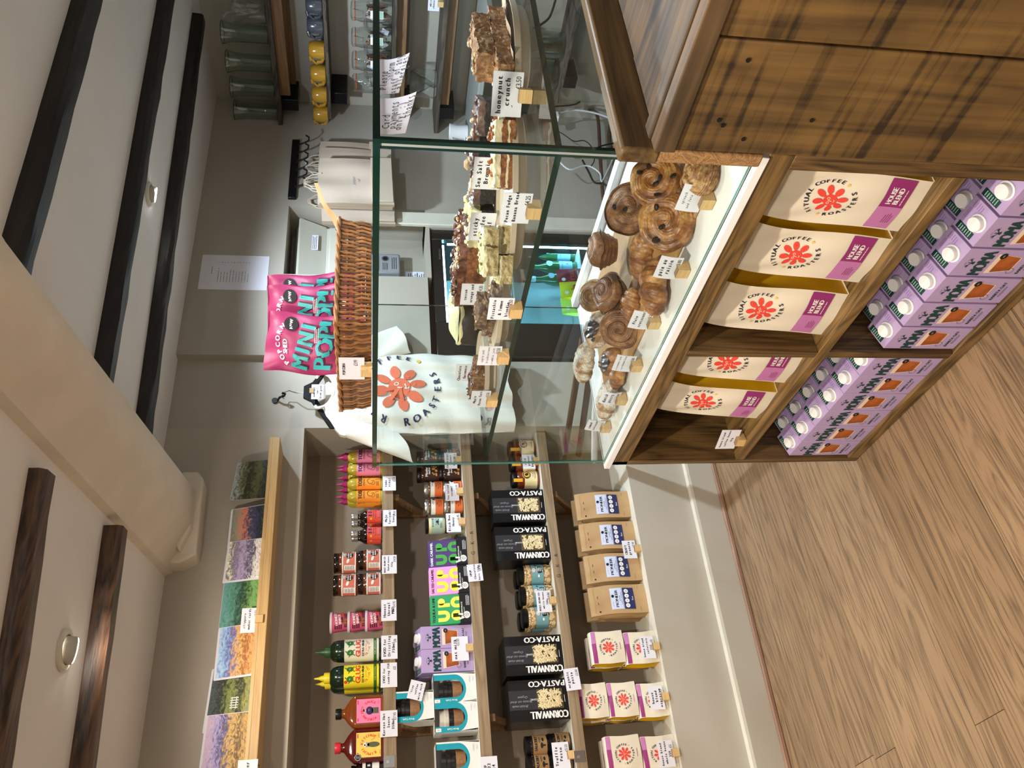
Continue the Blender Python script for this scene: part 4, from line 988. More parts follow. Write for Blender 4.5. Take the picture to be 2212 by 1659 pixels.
bcard(1144, 997, .070, .056, ['cold', 'peanut', 'butter'], '£6.45', 'price card before the amber jars, seen through glass', S3+.001, 3.186)
bcard(1175, 1299, .088, .060, ['BOLD BEAN CO', 'white beans', '700g'], '£4.80', 'price card for white beans in front of the teal-labelled jars', S3+.001, 3.186)
ncard(1236, 1466, 0.081, 0.058, ['organic', 'pasta'], '£5.00', 'white price card for organic pasta on the lowest shelf edge', Y=3.160, roll=-.06)
bcard(1206, 1633, .092, .062, ['Truffle', 'Pesto'], '£5.25', 'price card for truffle pesto in front of the kraft-labelled jars', S3+.001, 3.186)
bcard(1354, 1187, .078, .056, ['CRAFT', 'granola'], '£7.90', 'price card for granola on the niche sill', ZS, 3.15)
bcard(1400, 1398, .086, .056, ['house blend', 'cafetiere', '250'], '£12', 'price card for cafetiere coffee, in front of the stack of two', ZS, 3.14)
bcard(1416, 1507, .086, .056, ['house', 'blend', 'espresso'], '£12', 'price card for espresso coffee, in front of the stack of three', ZS, 3.14)
bcard(1440, 1628, .090, .058, ['house blend', 'whole beans', '250'], '£12', 'price card for whole bean coffee at the left edge of the sill', ZS, 3.14)

# ---------------------------------------------------------------- landscape cards on the ledge
def paint(name, cols, sc=40, dist=2.0, axis=2, band=None):
    cols = [tuple(min(250, int(v*1.22+6)) for v in c) for c in cols]
    m = bpy.data.materials.new(name); m.use_nodes = True; n = m.node_tree.nodes; L = m.node_tree.links; b = n['Principled BSDF']; b.inputs['Roughness'].default_value = .5
    tc = n.new('ShaderNodeTexCoord'); mp = n.new('ShaderNodeMapping'); mp.inputs['Scale'].default_value = (sc, 1, sc*1.6); L.new(tc.outputs['Object'], mp.inputs[0])
    nz = n.new('ShaderNodeTexNoise'); nz.inputs['Scale'].default_value = 1; nz.inputs['Detail'].default_value = 6; nz.inputs['Distortion'].default_value = dist; L.new(mp.outputs[0], nz.inputs[0])
    sx = n.new('ShaderNodeSeparateXYZ'); L.new(tc.outputs['Object'], sx.inputs[0])
    ma = n.new('ShaderNodeMath'); ma.operation = 'MULTIPLY_ADD'; ma.inputs[1].default_value = 6.2; L.new(sx.outputs[2], ma.inputs[0])
    q = n.new('ShaderNodeMath'); q.operation = 'MULTIPLY_ADD'; q.inputs[1].default_value = .9; q.inputs[2].default_value = -.42; L.new(nz.outputs[0], q.inputs[0]); L.new(q.outputs[0], ma.inputs[2])
    r = n.new('ShaderNodeValToRGB'); L.new(ma.outputs[0], r.inputs[0]); e = r.color_ramp.elements
    e[0].color = (*lin(cols[0]), 1); e[0].position = 0; e[1].color = (*lin(cols[-1]), 1); e[1].position = 1
    for i, c in enumerate(cols[1:-1]): x = e.new((i+1)/(len(cols)-1)); x.color = (*lin(c), 1)
    L.new(r.outputs[0], b.inputs['Base Color']); return m
pics = ((1037, .155, [(14, 16, 10), (30, 34, 20), (74, 74, 42), (24, 26, 20), (84, 88, 60), (140, 146, 150)], 'dark mossy woodland card with pale mist, rightmost on the ledge', .10),
        (1131, .150, [(70, 80, 40), (20, 24, 34), (40, 44, 66), (60, 60, 84), (176, 104, 76), (120, 120, 108), (104, 108, 92)], 'stormy dusk card with an orange band of light', 0),
        (1208, .150, [(150, 110, 100), (226, 214, 196), (60, 54, 76), (150, 136, 168), (96, 88, 110), (206, 200, 170)], 'lilac and cream brushwork landscape card', .04),
        (1296, .168, [(60, 110, 50), (104, 146, 84), (26, 44, 30), (70, 116, 100), (90, 140, 140)], 'green and teal meadow landscape card', .02),
        (1402, .170, [(180, 110, 66), (200, 140, 84), (120, 70, 36), (190, 150, 90), (80, 76, 130), (120, 150, 190), (150, 180, 214)], 'ochre harvest field card under a blue sky', .0),
        (1505, .195, [(70, 90, 110), (130, 130, 60), (20, 24, 20), (110, 120, 60), (26, 28, 28), (60, 70, 70)], 'dark garden landscape card with white gate', .05),
        (1612, .205, [(90, 70, 36), (170, 136, 76), (70, 54, 34), (180, 146, 86), (60, 60, 96), (140, 130, 170), (170, 150, 170)], 'golden hillside card under a violet sky, leftmost', .03))
for i, (py, w, cols, lab, rl) in enumerate(pics):
    p = onY(560, py, 3.05); h = .158 if i < 5 else .175; w *= 1.09
    t = tag(empty('landscape_card', (p.x, 3.036+.009*(i % 2), 1.8935), 0), lab+', standing on the picture ledge', 'greeting card', 'landscape cards on the ledge'); t.rotation_euler = (-.32, rl, 0)
    MB().box((-w/2, 0, 0), (w/2, .0016, h), PAPER).build('card_sheet', t)
    bd = .0 if i in (0, 3) else .007
    MB().box((-w/2+bd, -.0008, bd), (w/2-bd*.3, 0, h-bd), paint('painting_%d' % i, cols, 34)).build('painting', t)
    if i == 5:
        P = Print()
        for k in range(5): P.rect(-.03+k*.008, .075, .003, .03, WHT, 1)
        P.rect(-.014, .084, .04, .003, WHT, 1); P.rect(-.014, .068, .04, .003, WHT, 1); MB().pr(P, front(-.0008)).build('painted_gate', t)
    MB().box((-w/2+.004, .004, .002), (w/2-.004, .0055, h+.004), PAPER).build('envelope', t)
p = onY(536, 1341, 2.995); card((p.x, 2.990, 1.8785), 0, .088, .058, ['clippers', 'maker cards'], '£3.50', 'price card for landscape cards on the ledge, three pounds fifty', True)
p = onY(534, 1672, 2.97); card((p.x, 2.975, p.z-.03), 0, .086, .062, ['word', 'juniper', 'shop', 'white'], '', 'white card with four lines at the left end of the picture ledge', False)
# ---------------------------------------------------------------- shelving unit under the glass case
CX = 1.10; CYL, CYR = 2.125, .93; CD = 1.60
t = tag(empty('shelving_unit', (0, 0, 0)), 'open brown wooden shelving unit under the pastry case, full of coffee bags and lilac cartons', 'shelving')
def pt(name, a, b_, m, bev=.002, mats=None): return MB().box(a, b_, m, mats=mats).build(name, t, bevel=bev)
pt('top_rail', (CX, CYR, .748), (CX+.03, CYL, .797), CABY)
pt('top_board', (CX+.03, CYR, .775), (CD, CYL-.03, .797), CABY)
pt('middle_shelf', (CX, .96, .382), (CD, CYL-.022, .410), CABY)
pt('bottom_shelf', (CX, .96, .004), (CD, CYL-.022, .038), CABY)
pt('side_panel', (CX, CYL-.022, 0), (CD, CYL, .797), CABZ)
pt('side_panel', (CX, CYR, 0), (CD, .965, .748), CABZ)
pt('divider', (CX, 1.538, .038), (CD-.02, 1.562, .382), CABZ); pt('divider', (CX, 1.538, .410), (CD-.02, 1.562, .748), CABZ)
for i in range(6): pt('back_board', (CD-.02, .96+i*.192, .038), (CD, .96+(i+1)*.192-.002, .78), CABZ, .0015)
for z0 in (.412, .041):   # battens on the divider
    pass
# white display slab
t = tag(empty('display_slab', (0, 0, 0)), 'white slab forming the floor of the glass pastry case', 'display base')
MB().box((1.095, .935, .797), (1.74, 2.14, .815), WHITE).build('slab', t, bevel=.0015)
MB().box((1.1095, .96, .8152), (1.1115, 2.135, .8160), BLACK).build('glazing_channel', t)
MB().box((1.70, .98, .815), (1.735, 2.13, .835), WHITE).build('back_rail', t, bevel=.002)

# ---------------------------------------------------------------- big wooden counter on the right
t = tag(empty('counter', (0, 0, 0)), 'large reclaimed wood service counter with saw-marked front boards', 'counter')
X0 = 1.03
pt('counter_upright', (X0+.004, .878, .848), (X0+.05, .905, 1.092), ENDG, .004)
pt('rim_board', (X0+.002, .876, 1.03), (2.4, .907, 1.100), TOPX, .006)
pt('side_board', (X0+.05, .882, .10), (2.4, .902, 1.03), CABZ, .003)
ys = [.876, .668, .44, .22, .0, -.22]
for i in range(5): pt('front_board', (X0+.004+.003*(i % 2), ys[i+1]+.0012, .02), (X0+.03, ys[i]-.0012, 1.010), SAWN, .0025)
pt('front_rim', (X0-.004, -.22, 1.010), (X0+.026, .876, 1.046), TOPY, .003)
pt('front_rim', (X0+.026, -.22, 1.018), (X0+.060, .876, 1.050), TOPY, .003)
xs = [X0+.061, 1.275, 1.50, 1.72, 1.94, 2.16, 2.40]
for i in range(6): pt('top_plank', (xs[i], -.22, 1.010), (xs[i+1]-.0015, .875, 1.038-.0015*(i % 2)), TOPY, .002)
P = MB()
for (y, z) in ((.81, .955), (.80, .80), (.845, .90), (.70, .95), (.82, .945)):
    P.lathe([(.0001, -.001), (.0035, -.0012), (.004, .001)], BLACK, 8, xf=Matrix.Translation((X0+.003, y, z)) @ Matrix.Rotation(-PI/2, 4, 'Y'))
P.build('nail_holes', t)

# ---------------------------------------------------------------- coffee bags and cartons in the unit
P_cb1 = Proto(coffee_big, 'coffee bag'); RX = -PI/2
ordn = ('first', 'second', 'third', 'fourth', 'fifth', 'sixth', 'seventh')
def bagy(px, py, X=1.135): return onX(px, py, X).y
for (pa, pb_, lab, rz, sx) in (((1781, 727), (1854, 628), 'large cream coffee bag in the upper right compartment, next to the divider', .06, 1),
        ((1861, 615), (1927, 502), 'large cream coffee bag in the middle of the upper right compartment', -.02, 1),
        ((1943, 492), (2005, 395), 'large cream coffee bag in the upper right compartment, nearest the counter', .02, 1),
        ((1626, 906), (1692, 838), 'large cream coffee bag in the upper left compartment, beside the small price card', -.03, 1),
        ((1706, 828), (1756, 762), 'large cream coffee bag in the upper left compartment, against the divider', .03, 1)):
    ya = bagy(*pa); yb = bagy(*pb_); y = (ya+yb)/2; y = max(1.04, y)
    if 'against the divider' in lab: y = 1.648
    P_cb1.put((1.185, y, .411), RX+rz, lab, 'large coffee bags in the shelving unit', sc=(sx*min(1, abs(ya-yb)/.150+.1), 1, .985))
for i, y in enumerate((1.185, 1.322, 1.459, 1.66, 1.80)): P_cb1.put((1.31, y+.01 if i < 3 else y, .411), RX, 'large coffee bag in the back row, %s from the counter' % ordn[i], 'large coffee bags in the shelving unit', sc=(.9, 1, .98))
p = onX(1570, 917, 1.12); card((1.125, 2.02, .411), RX+.25, .080, .060, ["house blend", "coffee beans", "1kg"], '', 'price card for house blend coffee beans inside the shelving unit', True)
P_o2 = Proto(oat, 'milk carton')
for side, (ya, yb, nm) in enumerate(((2.098, 1.566, 'lower left compartment'), (1.534, .975, 'lower right compartment'))):
    n = 6; st = (ya-yb)/n
    for r_ in range(2):
        for i in range(n):
            y = ya-st*(i+.5)
            P_o2.put((1.142+r_*.069, y, .0385), RX, 'lilac oat milk carton, %s from the left in the %s row, %s' % (ordn[i], ('front', 'second', 'third')[r_], nm), 'oat milk cartons in the shelving unit')

# ---------------------------------------------------------------- glass case
GX0, GX1, GY0, GY1, GZ0, GZM, GZ1 = 1.114, 1.70, .962, 2.134, .8155, 1.180, 1.500
t = tag(empty('glass_case', (0, 0, 0)), 'glass pastry display case with a middle glass shelf and dark green cut edges', 'display case')
th = .006
def pane(name, a, b_, edge, faces):
    """box with clear large faces and cut-glass edges"""
    mt = {k: EDGE if edge == 1 else EDGEL for k in range(6)}
    for k in faces: mt[k] = GLASS
    return MB().box(a, b_, EDGE, mats=mt).build(name, t)
pane('front_pane', (GX0, GY0+.001, GZ0), (GX0+th, GY1, GZ1-.010), 2, (4, 5))
pane('side_pane', (GX0, GY0-.010, GZ0), (GX1, GY0-.010+th, GZ1-.010), 1, (2, 3))
pane('end_pane', (GX0+.006, GY1-.006, GZ0), (GX1, GY1, GZ1-.010), 1, (2, 3))
pane('top_pane', (GX0-.004, GY0-.014, GZ1-.0125), (GX1, GY1+.004, GZ1), 1, (0, 1))
pane('middle_shelf', (GX0+.010, GY0+.006, GZM-.012), (GX1-.02, GY1-.030, GZM), 1, (0, 1))
MB().box((GX0-.003, GY0-.012, GZ0), (GX0+.005, GY0-.004, GZ1), EDGE).build('corner_seam', t); MB().box((GX0-.001, GY0-.004, GZ0), (GX0+.006, GY0+.003, GZ1-.01), SILIC).build('corner_seam', t); MB().box((GX0-.002, GY0+.003, GZ0), (GX0+.006, GY0+.008, GZ1), EDGE).build('corner_seam', t)

# notices taped to the side pane
def notice(pts, lines, label, seed, szs):
    (x0, z1), (x1, z0) = pts; w = x1-x0; h = z1-z0
    t = tag(empty('notice', (x0+w/2, GY0-.0125, z0)), label, 'notice')
    f = lambda a, b_, hh: Vector((a*(1-.10*(1-b_/h)), -hh-.012*(1-b_/h)**2*(1+.8*a/w*2), b_-.010*(1-b_/h)*a/w*2))
    c = MB(); c.surf(lambda u, v: f(-w/2+w*u, h*v, .0004), 8, 8, PAPER); c.surf(lambda u, v: f(w/2-w*u, h*v, -.0002), 8, 8, PAPER); c.build('sheet', t)
    P = Print()
    for (l, fx, fz, sz) in lines: P.text(l, fx*w, fz*h, sz*1.5, INK, 1, mono=True, sx=.70)
    MB().pr(P, lambda a, b_, hh: f(a, b_, .0006+hh)).build('lettering', t)
Y = GY0-.0125
a = onY(800, 203, Y); b2 = onY(872, 132, Y)
notice(((a.x, GZ1-.012), (b2.x, b2.z)), (('Please', -.12, .84, .013), ('inform', .12, .60, .012), ('staff of any', 0, .36, .0125), ('allergies', .0, .12, .0135)), 'curling white notice asking to inform staff of any allergies', 1, 0)
a = onY(800, 290, Y); b2 = onY(886, 216, Y)
notice(((a.x, GZ1-.012), (b2.x, b2.z)), (('Card', -.16, .80, .013), ('payments', 0, .58, .013), ('only! :)', -.05, .36, .013), ('thanks', .16, .14, .013)), 'curling white notice reading card payments only, thanks', 2, 0)

# ---------------------------------------------------------------- basket and popcorn on top of the case
WICK = mat('wicker_cane', (148, 102, 60), .5, var=.3, vs=60); WICKD = mat('wicker_dark', (98, 66, 40), .6)
bx0, bx1, by0, by1, bz = 1.19, 1.50, 1.56, 1.925, .082
t = tag(empty('wicker_basket', (0, 0, GZ1+.001)), 'brown wicker basket on top of the glass case holding popcorn bags', 'basket')
def perim(s):
    W = bx1-bx0; H = by1-by0; r = .03; Ltot = 2*(W+H); d = (s % 1)*Ltot
    if d < H: return (bx0, by1-d)
    d -= H
    if d < W: return (bx0+d, by0)
    d -= W
    if d < H: return (bx1, by0+d)
    d -= H; return (bx1-d, by1)
b = MB(); N = 230
for i in range(N):
    x, y = perim(i/N); cxm, cym = (bx0+bx1)/2, (by0+by1)/2
    ox, oy = (x-cxm)*.06, (y-cym)*.06; s_ = 1 if i % 2 else -1; q = .0045*s_
    nx, ny = (1, 0) if abs(x-bx0) < .001 or abs(x-bx1) < .001 else (0, 1)
    pts = [(x+nx*q*.2, y+ny*q*.2, .002), (x+nx*q+ox*.3, y+ny*q+oy*.3, bz*.3), (x-nx*q+ox*.6, y-ny*q+oy*.6+.002, bz*.62), (x+ox, y+oy, bz)]
    b.tube(pts, .0034, WICK if i % 3 else WICKD, 5)
b = b.build('woven_canes', t); b['kind'] = 'stuff'
for z_, k_ in ((.004, 1.0), (.030, 1.02), (.056, 1.045)):
    b = MB(); b.tube([(cxm+(perim(i/60)[0]-cxm)*(k_-.012), cym+(perim(i/60)[1]-cym)*(k_-.012), z_) for i in range(60)], .0028, WICKD, 6, closed=True); b.build('hoop', t)
b = MB()
for k in range(2):
    b.tube([(cxm+(perim(i/90)[0]-cxm)*(1.07)+.003*sin(i*1.3+k*3), cym+(perim(i/90)[1]-cym)*1.07+.003*sin(i*1.3+k*3), bz+.003*cos(i*1.3+k*3)) for i in range(90)], .0042, WICK, 6, closed=True)
b.build('rim', t)
MB().box((bx0+.005, by0+.005, .001), (bx1-.005, by1-.005, .006), WICKD).build('base', t)
PARCH = mat('parchment', (196, 160, 118), .7, bump=.2, bs=20)
t = tag(empty('paper_liner', (0, 0, GZ1+.004)), 'crumpled brown paper liner sticking out of the wicker basket', 'paper')
b = MB(); b.surf(lambda u, v: (1.22+.34*u, 1.60+.30*v+.01*sin(u*9), .012+.003*sin(u*20)*sin(v*17)), 12, 12, PARCH)
b.surf(lambda u, v: (1.49+.10*v+.01*sin(7*v), 1.575-.06*v+.045*u*(1-v), .07+.062*v+.010*sin(PI*u)), 6, 10, PARCH)
b.surf(lambda u, v: (1.185-.004*v, 1.69+.05*u, .065+.022*v*(1-abs(u-.5)*1.5)), 6, 5, PARCH)
b.build('liner', t)
POPP = mat('popcorn_pink', (160, 52, 104), .45, var=.08, vs=14, bump=.25, bs=14); POPT = mat('popcorn_teal', (52, 164, 168), .45); POPS = mat('popcorn_shadow', (70, 24, 54), .5); WHC = mat('popcorn_white', (240, 232, 226), .6)
def popbag():
    P = Print(); h = .245
    P.arc('POPCORN', .0, .150, .066, .017, WHC, PI/2+.15, 2, 1.5, bold=True); P.text('SHED', -.012, .196, .016, WHC, 2, rot=.08, bold=True)
    for m_, o, l in ((POPS, .004, 1), (POPT, 0, 2)):
        for i, ch in enumerate('MINI'): P.text(ch, -.045+i*.030+o, .158-.006*i-o, .056, m_, l, rot=-.12, sx=.8, bold=True)
        P.text("POP!", .000+o, .098-o, .062, m_, l, rot=-.10, wfit=.118, bold=True)
    P.circ(.046, .184, .018, BLK, 3, 20); P.text('NEW', .046, .184, .011, WHC, 4, rot=.1, bold=True)
    P.text('ACTUAL', .036, .060, .007, BLK, 3, rot=.2); P.text('SIZE', .038, .052, .007, BLK, 3, rot=.2); P.circ(.022, .046, .007, WHC, 3, 7)
    P.text('SALTY', -.010, .030, .014, BLK, 2); P.scribble(.026, .118, .040, .012, 3, WHC, 3, 3)
    t = empty('popcorn_bag'); w, d = .150, .058
    ph = 1.7
    def dep(v): return d/2*max(.03, (sin(PI*min(1, max(0, v))**.9))**.6)
    def fr(u, v):
        return (-w/2+w*u*(1)+.004*sin(9*v), -dep(v)*(sin(PI*u)**.5)-.003*sin(13*u+7*v)-.003*sin(5*u-17*v), h*v+(.006*sin(3*u+1) if v > .97 else 0))
    def bk(u, v): return (w/2-w*u+.004*sin(9*v), dep(v)*(sin(PI*u)**.5)+.002*sin(8*u+v*9), h*v)
    b = MB(); b.surf(fr, 24, 30, POPP); b.surf(bk, 10, 20, POPP); b.build('bag_body', t)
    def mp(a, z, hh): p = Vector(fr(min(1, max(0, a/w+.5)), min(1, max(0, z/h)))); p.y -= hh+.0022; return p
    MB().pr(P, mp).build('label', t); return t
P_pop = Proto(popbag, 'popcorn bag')
for (x, y, z, rz, tl, rl, w) in ((1.245, 1.735, .018, -.62, -.10, .05, 'frontmost pink popcorn bag in the basket, its whole face showing'), (1.365, 1.745, .024, -.70, -.12, -.05, 'second pink popcorn bag in the basket, half covered by the front one'),
        (1.445, 1.790, .030, -.60, -.05, -.07, 'rearmost pink popcorn bag in the basket, sharp corner sticking up')):
    o = P_pop.put((x, y, GZ1+z), rz, w, 'pink popcorn bags in the basket'); o.rotation_mode = 'XYZ'; o.rotation_euler = (tl, rl, rz)
p = onX(785, 800, 1.16); card((1.165, p.y, GZ1+.001), RX+.12, .082, .062, ['POPCORN'], '£3.99', 'price card for popcorn in a wood block on top of the glass case', True, pf=.35, size=.010, psz=.013)
# ---------------------------------------------------------------- pastries
def bake(name, dark, mid, light, sc=30, powder=0, rough=.48, coat=.14, lam=0):
    if name in _M: return _M[name]
    m = bpy.data.materials.new(name); m.use_nodes = True; _M[name] = m; n = m.node_tree.nodes; L = m.node_tree.links; b = n['Principled BSDF']
    b.inputs['Roughness'].default_value = rough; b.inputs['Coat Weight'].default_value = coat; b.inputs['Coat Roughness'].default_value = .25
    tc = n.new('ShaderNodeTexCoord'); nz = n.new('ShaderNodeTexNoise'); nz.inputs['Scale'].default_value = sc; nz.inputs['Detail'].default_value = 6; nz.inputs['Distortion'].default_value = .6; L.new(tc.outputs['Object'], nz.inputs[0])
    r = n.new('ShaderNodeValToRGB'); e = r.color_ramp.elements; e[0].position = .30; e[0].color = (*lin(dark), 1); e[1].position = .70; e[1].color = (*lin(light), 1); q = e.new(.5); q.color = (*lin(mid), 1)
    L.new(nz.outputs[0], r.inputs[0]); out = r.outputs[0]
    if powder:
        n2 = n.new('ShaderNodeTexNoise'); n2.inputs['Scale'].default_value = 22; n2.inputs['Detail'].default_value = 9; L.new(tc.outputs['Object'], n2.inputs[0])
        mr = n.new('ShaderNodeMapRange'); mr.inputs[1].default_value = .62-powder*.22; mr.inputs[2].default_value = .68-powder*.12; L.new(n2.outputs[0], mr.inputs[0])
        mx = n.new('ShaderNodeMix'); mx.data_type = 'RGBA'; mx.inputs[7].default_value = (*lin((226, 216, 204)), 1); L.new(mr.outputs[0], mx.inputs[0]); L.new(out, mx.inputs[6]); out = mx.outputs[2]
    ns = n.new('ShaderNodeTexNoise'); ns.inputs['Scale'].default_value = sc*7; ns.inputs['Detail'].default_value = 5; L.new(tc.outputs['Object'], ns.inputs[0])
    rs = n.new('ShaderNodeMapRange'); rs.inputs[1].default_value = .3; rs.inputs[2].default_value = .7; rs.inputs[3].default_value = .62; rs.inputs[4].default_value = 1.25; L.new(ns.outputs[0], rs.inputs[0])
    ms = n.new('ShaderNodeMix'); ms.data_type = 'RGBA'; ms.blend_type = 'MULTIPLY'; ms.inputs[0].default_value = 1; L.new(out, ms.inputs[6]); L.new(rs.outputs[0], ms.inputs[7]); out = ms.outputs[2]
    wv = n.new('ShaderNodeTexWave'); wv.inputs['Scale'].default_value = 42; wv.inputs['Distortion'].default_value = 9; wv.inputs['Detail'].default_value = 3; wv.inputs['Detail Scale'].default_value = 1.5
    if lam:
        L.new(tc.outputs['Object'], wv.inputs[0]); ml = n.new('ShaderNodeMix'); ml.data_type = 'RGBA'; ml.blend_type = 'MULTIPLY'; ml.inputs[0].default_value = lam
        L.new(out, ml.inputs[6]); L.new(wv.outputs[0], ml.inputs[7]); out = ml.outputs[2]
    L.new(out, b.inputs['Base Color'])
    n3 = n.new('ShaderNodeTexNoise'); n3.inputs['Scale'].default_value = sc*4; n3.inputs['Detail'].default_value = 6; L.new(tc.outputs['Object'], n3.inputs[0])
    bp = n.new('ShaderNodeBump'); bp.inputs['Strength'].default_value = .5; bp.inputs['Distance'].default_value = .003; L.new(n3.outputs[0], bp.inputs['Height']); L.new(bp.outputs[0], b.inputs['Normal'])
    return m
GOLDEN = bake('golden_pastry', (92, 48, 18), (154, 96, 44), (208, 156, 92), 24, lam=.18)
DKBUN = bake('dark_bun_crust', (92, 52, 30), (136, 88, 52), (178, 130, 86), 30, .0, .5, .1, lam=.18)
CUSTARD = bake('custard_swirl', (134, 86, 36), (168, 116, 54), (192, 146, 80), 34)
ALM = bake('sugared_pastry', (120, 74, 36), (166, 116, 66), (196, 150, 100), 34, 1.0, .7, 0, lam=.18)
MOTT = bake('mottled_roll', (110, 60, 26), (176, 126, 76), (216, 180, 130), 90, 0, .55, lam=.18)
FILL = mat('dark_fruit_filling', (26, 14, 14), .15, coat=.8, bump=.6, bs=60); RAIS = mat('raisin', (24, 14, 12), .35, coat=.4, bump=.5, bs=200)
def spiral(name, r, h, turns, ridge, m, m2, raisins, seed, flare=0.0, base=.85, oval=1.0, layers=0):
    def fn():
        t = empty(name); rn = random.Random(seed); b = MB(); NR, NA, NS = 66, 96, 30
        ph = [rn.uniform(0, 6) for _ in range(4)]
        def rr(a): return r*(1+.03*sin(2*a+ph[0])+.02*sin(3*a+ph[1])+.012*sin(7*a+ph[2]))
        R0 = rr
        def top(u, v):
            a = 2*PI*u; k = v
            z = h*(1-.28*k**4)+h*.06*sin(3*a+ph[3])*k
            g = k*turns-u
            z += ridge*(abs(sin(PI*g))**.5-.6)*(1 if k > .08 else .3)+ridge*.06*sin(2*PI*g*5+1.5*sin(3*a))+.0022*noise.noise(Vector((R0(a)*k*cos(a), R0(a)*k*sin(a), seed))*60)
            if k > .93: z -= (k-.93)/.07*ridge*1.6
            R = rr(a)*k; return (R*cos(a), R*sin(a)*oval, z)
        def mf(u, v): return m2 if (m2 is not None and abs(sin(PI*(v*turns-u))) > .90 and v < .86) else m
        b.surf(lambda u, v: top(u, .02+.98*v), NA, NR, m, cu=True, mfn=mf)
        def side(u, v):
            a = 2*PI*u; tz = top(u, 1)[2]; z = tz*(1-v)
            R = rr(a)*(1-(1-base)*v**1.4+flare*(1-v)**6+.06*sin(PI*min(1, v*1.1))*(1-flare*4))
            if layers: R *= 1+.022*sin(v*layers*PI*1.6+2*sin(a+ph[0])+.6*sin(3*a))+.03*noise.noise(Vector((cos(a)*3, sin(a)*3, v*6+seed)))
            return (R*cos(a), R*sin(a)*oval, z)
        b.surf(lambda u, v: side(1-u, v), NA, NS, m, cu=True)
        b.add([side(i/NA, 1) for i in range(NA)], [tuple(range(NA-1, -1, -1))], m)
        b.build('pastry_body', t)
        if raisins:
            q = MB()
            for i in range(raisins):
                k = rn.uniform(.15, .85); u = rn.random(); k = (round(k*turns-u)+u)/turns; k = min(.9, max(.12, k)); p = top(u, k)
                q.lathe([(.0001, -.004), (.005, -.002), (.006, 0), (.005, .003), (.0001, .0045)], RAIS, 8, xf=Matrix.Translation((p[0], p[1], p[2]+.002)) @ Matrix.Rotation(rn.uniform(0, 3), 4, 'Z') @ Matrix.Rotation(.5, 4, 'X'), sx=1.5, caps=False)
            q = q.build('raisins', t)
        return t
    return fn
def crescent(name, L, r, bend, segs, m, seed, flat=.75, fill=False):
    def fn():
        t = empty(name); rn = random.Random(seed); ph = [rn.uniform(0, 6) for _ in range(5)]
        def P_(u, v):
            s = v*2-1; ang = s*bend; cx = L/2*sin(ang)/max(sin(bend), .01)*1.0; cy = -(cos(ang)-cos(bend))*L*.35
            rad = r*max(.0, 1-abs(s)**2.6)**.55
            seg = abs(sin(PI*segs*(v+.06*sin(2*PI*u+ph[4])))); rad *= (.84+.20*seg**.6)
            rad *= 1+.05*sin(2*2*PI*u+ph[0]+s*4)+.045*noise.noise(Vector((cos(2*PI*u)*2.2, sin(2*PI*u)*2.2, v*9+seed)))+.02*sin(PI*segs*6*(v+.05*sin(2*PI*u+ph[2])))
            a = 2*PI*u; tx, ty = cos(ang), sin(ang)
            x = cx+(-ty)*rad*cos(a)*1.05; y = cy+tx*rad*cos(a)*1.05; z = rad*sin(a)*flat
            return (x, y, max(z, -r*flat*.62)+r*flat*.62)
        b = MB(); b.surf(P_, 56, 130, m, cu=True); b.build('pastry_body', t)
        if fill:
            q = MB(); q.surf(lambda u, v: ((v-.5)*L*.5, (u-.5)*r*1.0-.35*L*(cos((v-.5)*bend)-cos(bend)), r*flat*1.58+.003*sin(11*u+13*v)+.004*sin(PI*u)*sin(PI*v)), 10, 16, FILL); q.build('fruit_filling', t)
        return t
    return fn
TOPZ = .8165
BOARDP = mat('brown_tray_paper', (176, 134, 84), .6, var=.06, vs=8)
t = tag(empty('baking_board', (0, 0, 0)), 'long brown board under the pastries in the bottom of the case', 'tray'); MB().box((1.215, 1.0, TOPZ), (1.60, 1.98, TOPZ+.008), BOARDP, mats={}).build('board', t, bevel=.002)
ZT = TOPZ+.009
def pz(px, py, z): p = onZ(px, py, z); return p
def putp(fn, px, py, z, base, rz, tilt, lab, grp='pastries in the case', cat='pastry'):
    p = onZ(px, py, z); o = Proto(fn, cat).put((p.x, p.y, base), rz, lab, grp); o.rotation_euler = (tilt[0], tilt[1], rz); return o
putp(spiral('raisin_swirl', .064, .032, 2.1, .0042, GOLDEN, CUSTARD, 4, 1), 1430, 478, .875, .862, -.75, (1.0, 0), 'large oval raisin swirl leaning forward behind the spinach roll price card')
putp(spiral('raisin_swirl', .058, .030, 2.2, .0045, GOLDEN, CUSTARD, 6, 2), 1405, 392, .90, .885, -.5, (.85, 0), 'raisin swirl leaning beside the wooden counter end, raisins facing out')
putp(spiral('spinach_roll', .040, .050, 2.0, .006, MOTT, None, 0, 3, layers=7), 1492, 385, .865, ZT, .3, (.25, .0), 'pale mottled spinach and feta roll at the front right of the case', )
putp(spiral('raisin_bun', .056, .066, 2.2, .004, DKBUN, None, 3, 4, flare=.10, base=.7, layers=9), 1350, 462, .90, .885, -.6, (1.15, .2), 'tall raisin bun lying on its side at the back, between swirl and counter')
putp(spiral('cinnamon_bun', .047, .074, 2.4, .006, DKBUN, None, 0, 5, flare=.16, base=.62, layers=5), 1300, 541, .895, .855, .3, (-.05, .12), 'upright cardamom bun with flared top, farthest back on the right')
putp(crescent('croissant', .125, .038, .5, 4, GOLDEN, 6), 1366, 547, .865, ZT, -1.0, (0, .0), 'glazed croissant behind the large raisin swirl')
putp(crescent('croissant', .13, .042, .6, 4, GOLDEN, 7, .8), 1393, 622, .865, ZT, -.5, (0, 0), 'glazed croissant behind the pain au raisin price card')
putp(spiral('cinnamon_bun', .050, .068, 2.4, .006, DKBUN, None, 0, 8, flare=.14, base=.66, layers=7), 1310, 640, .885, .848, -.4, (.45, .1), 'tilted cardamom bun with swirled top in the middle of the case')
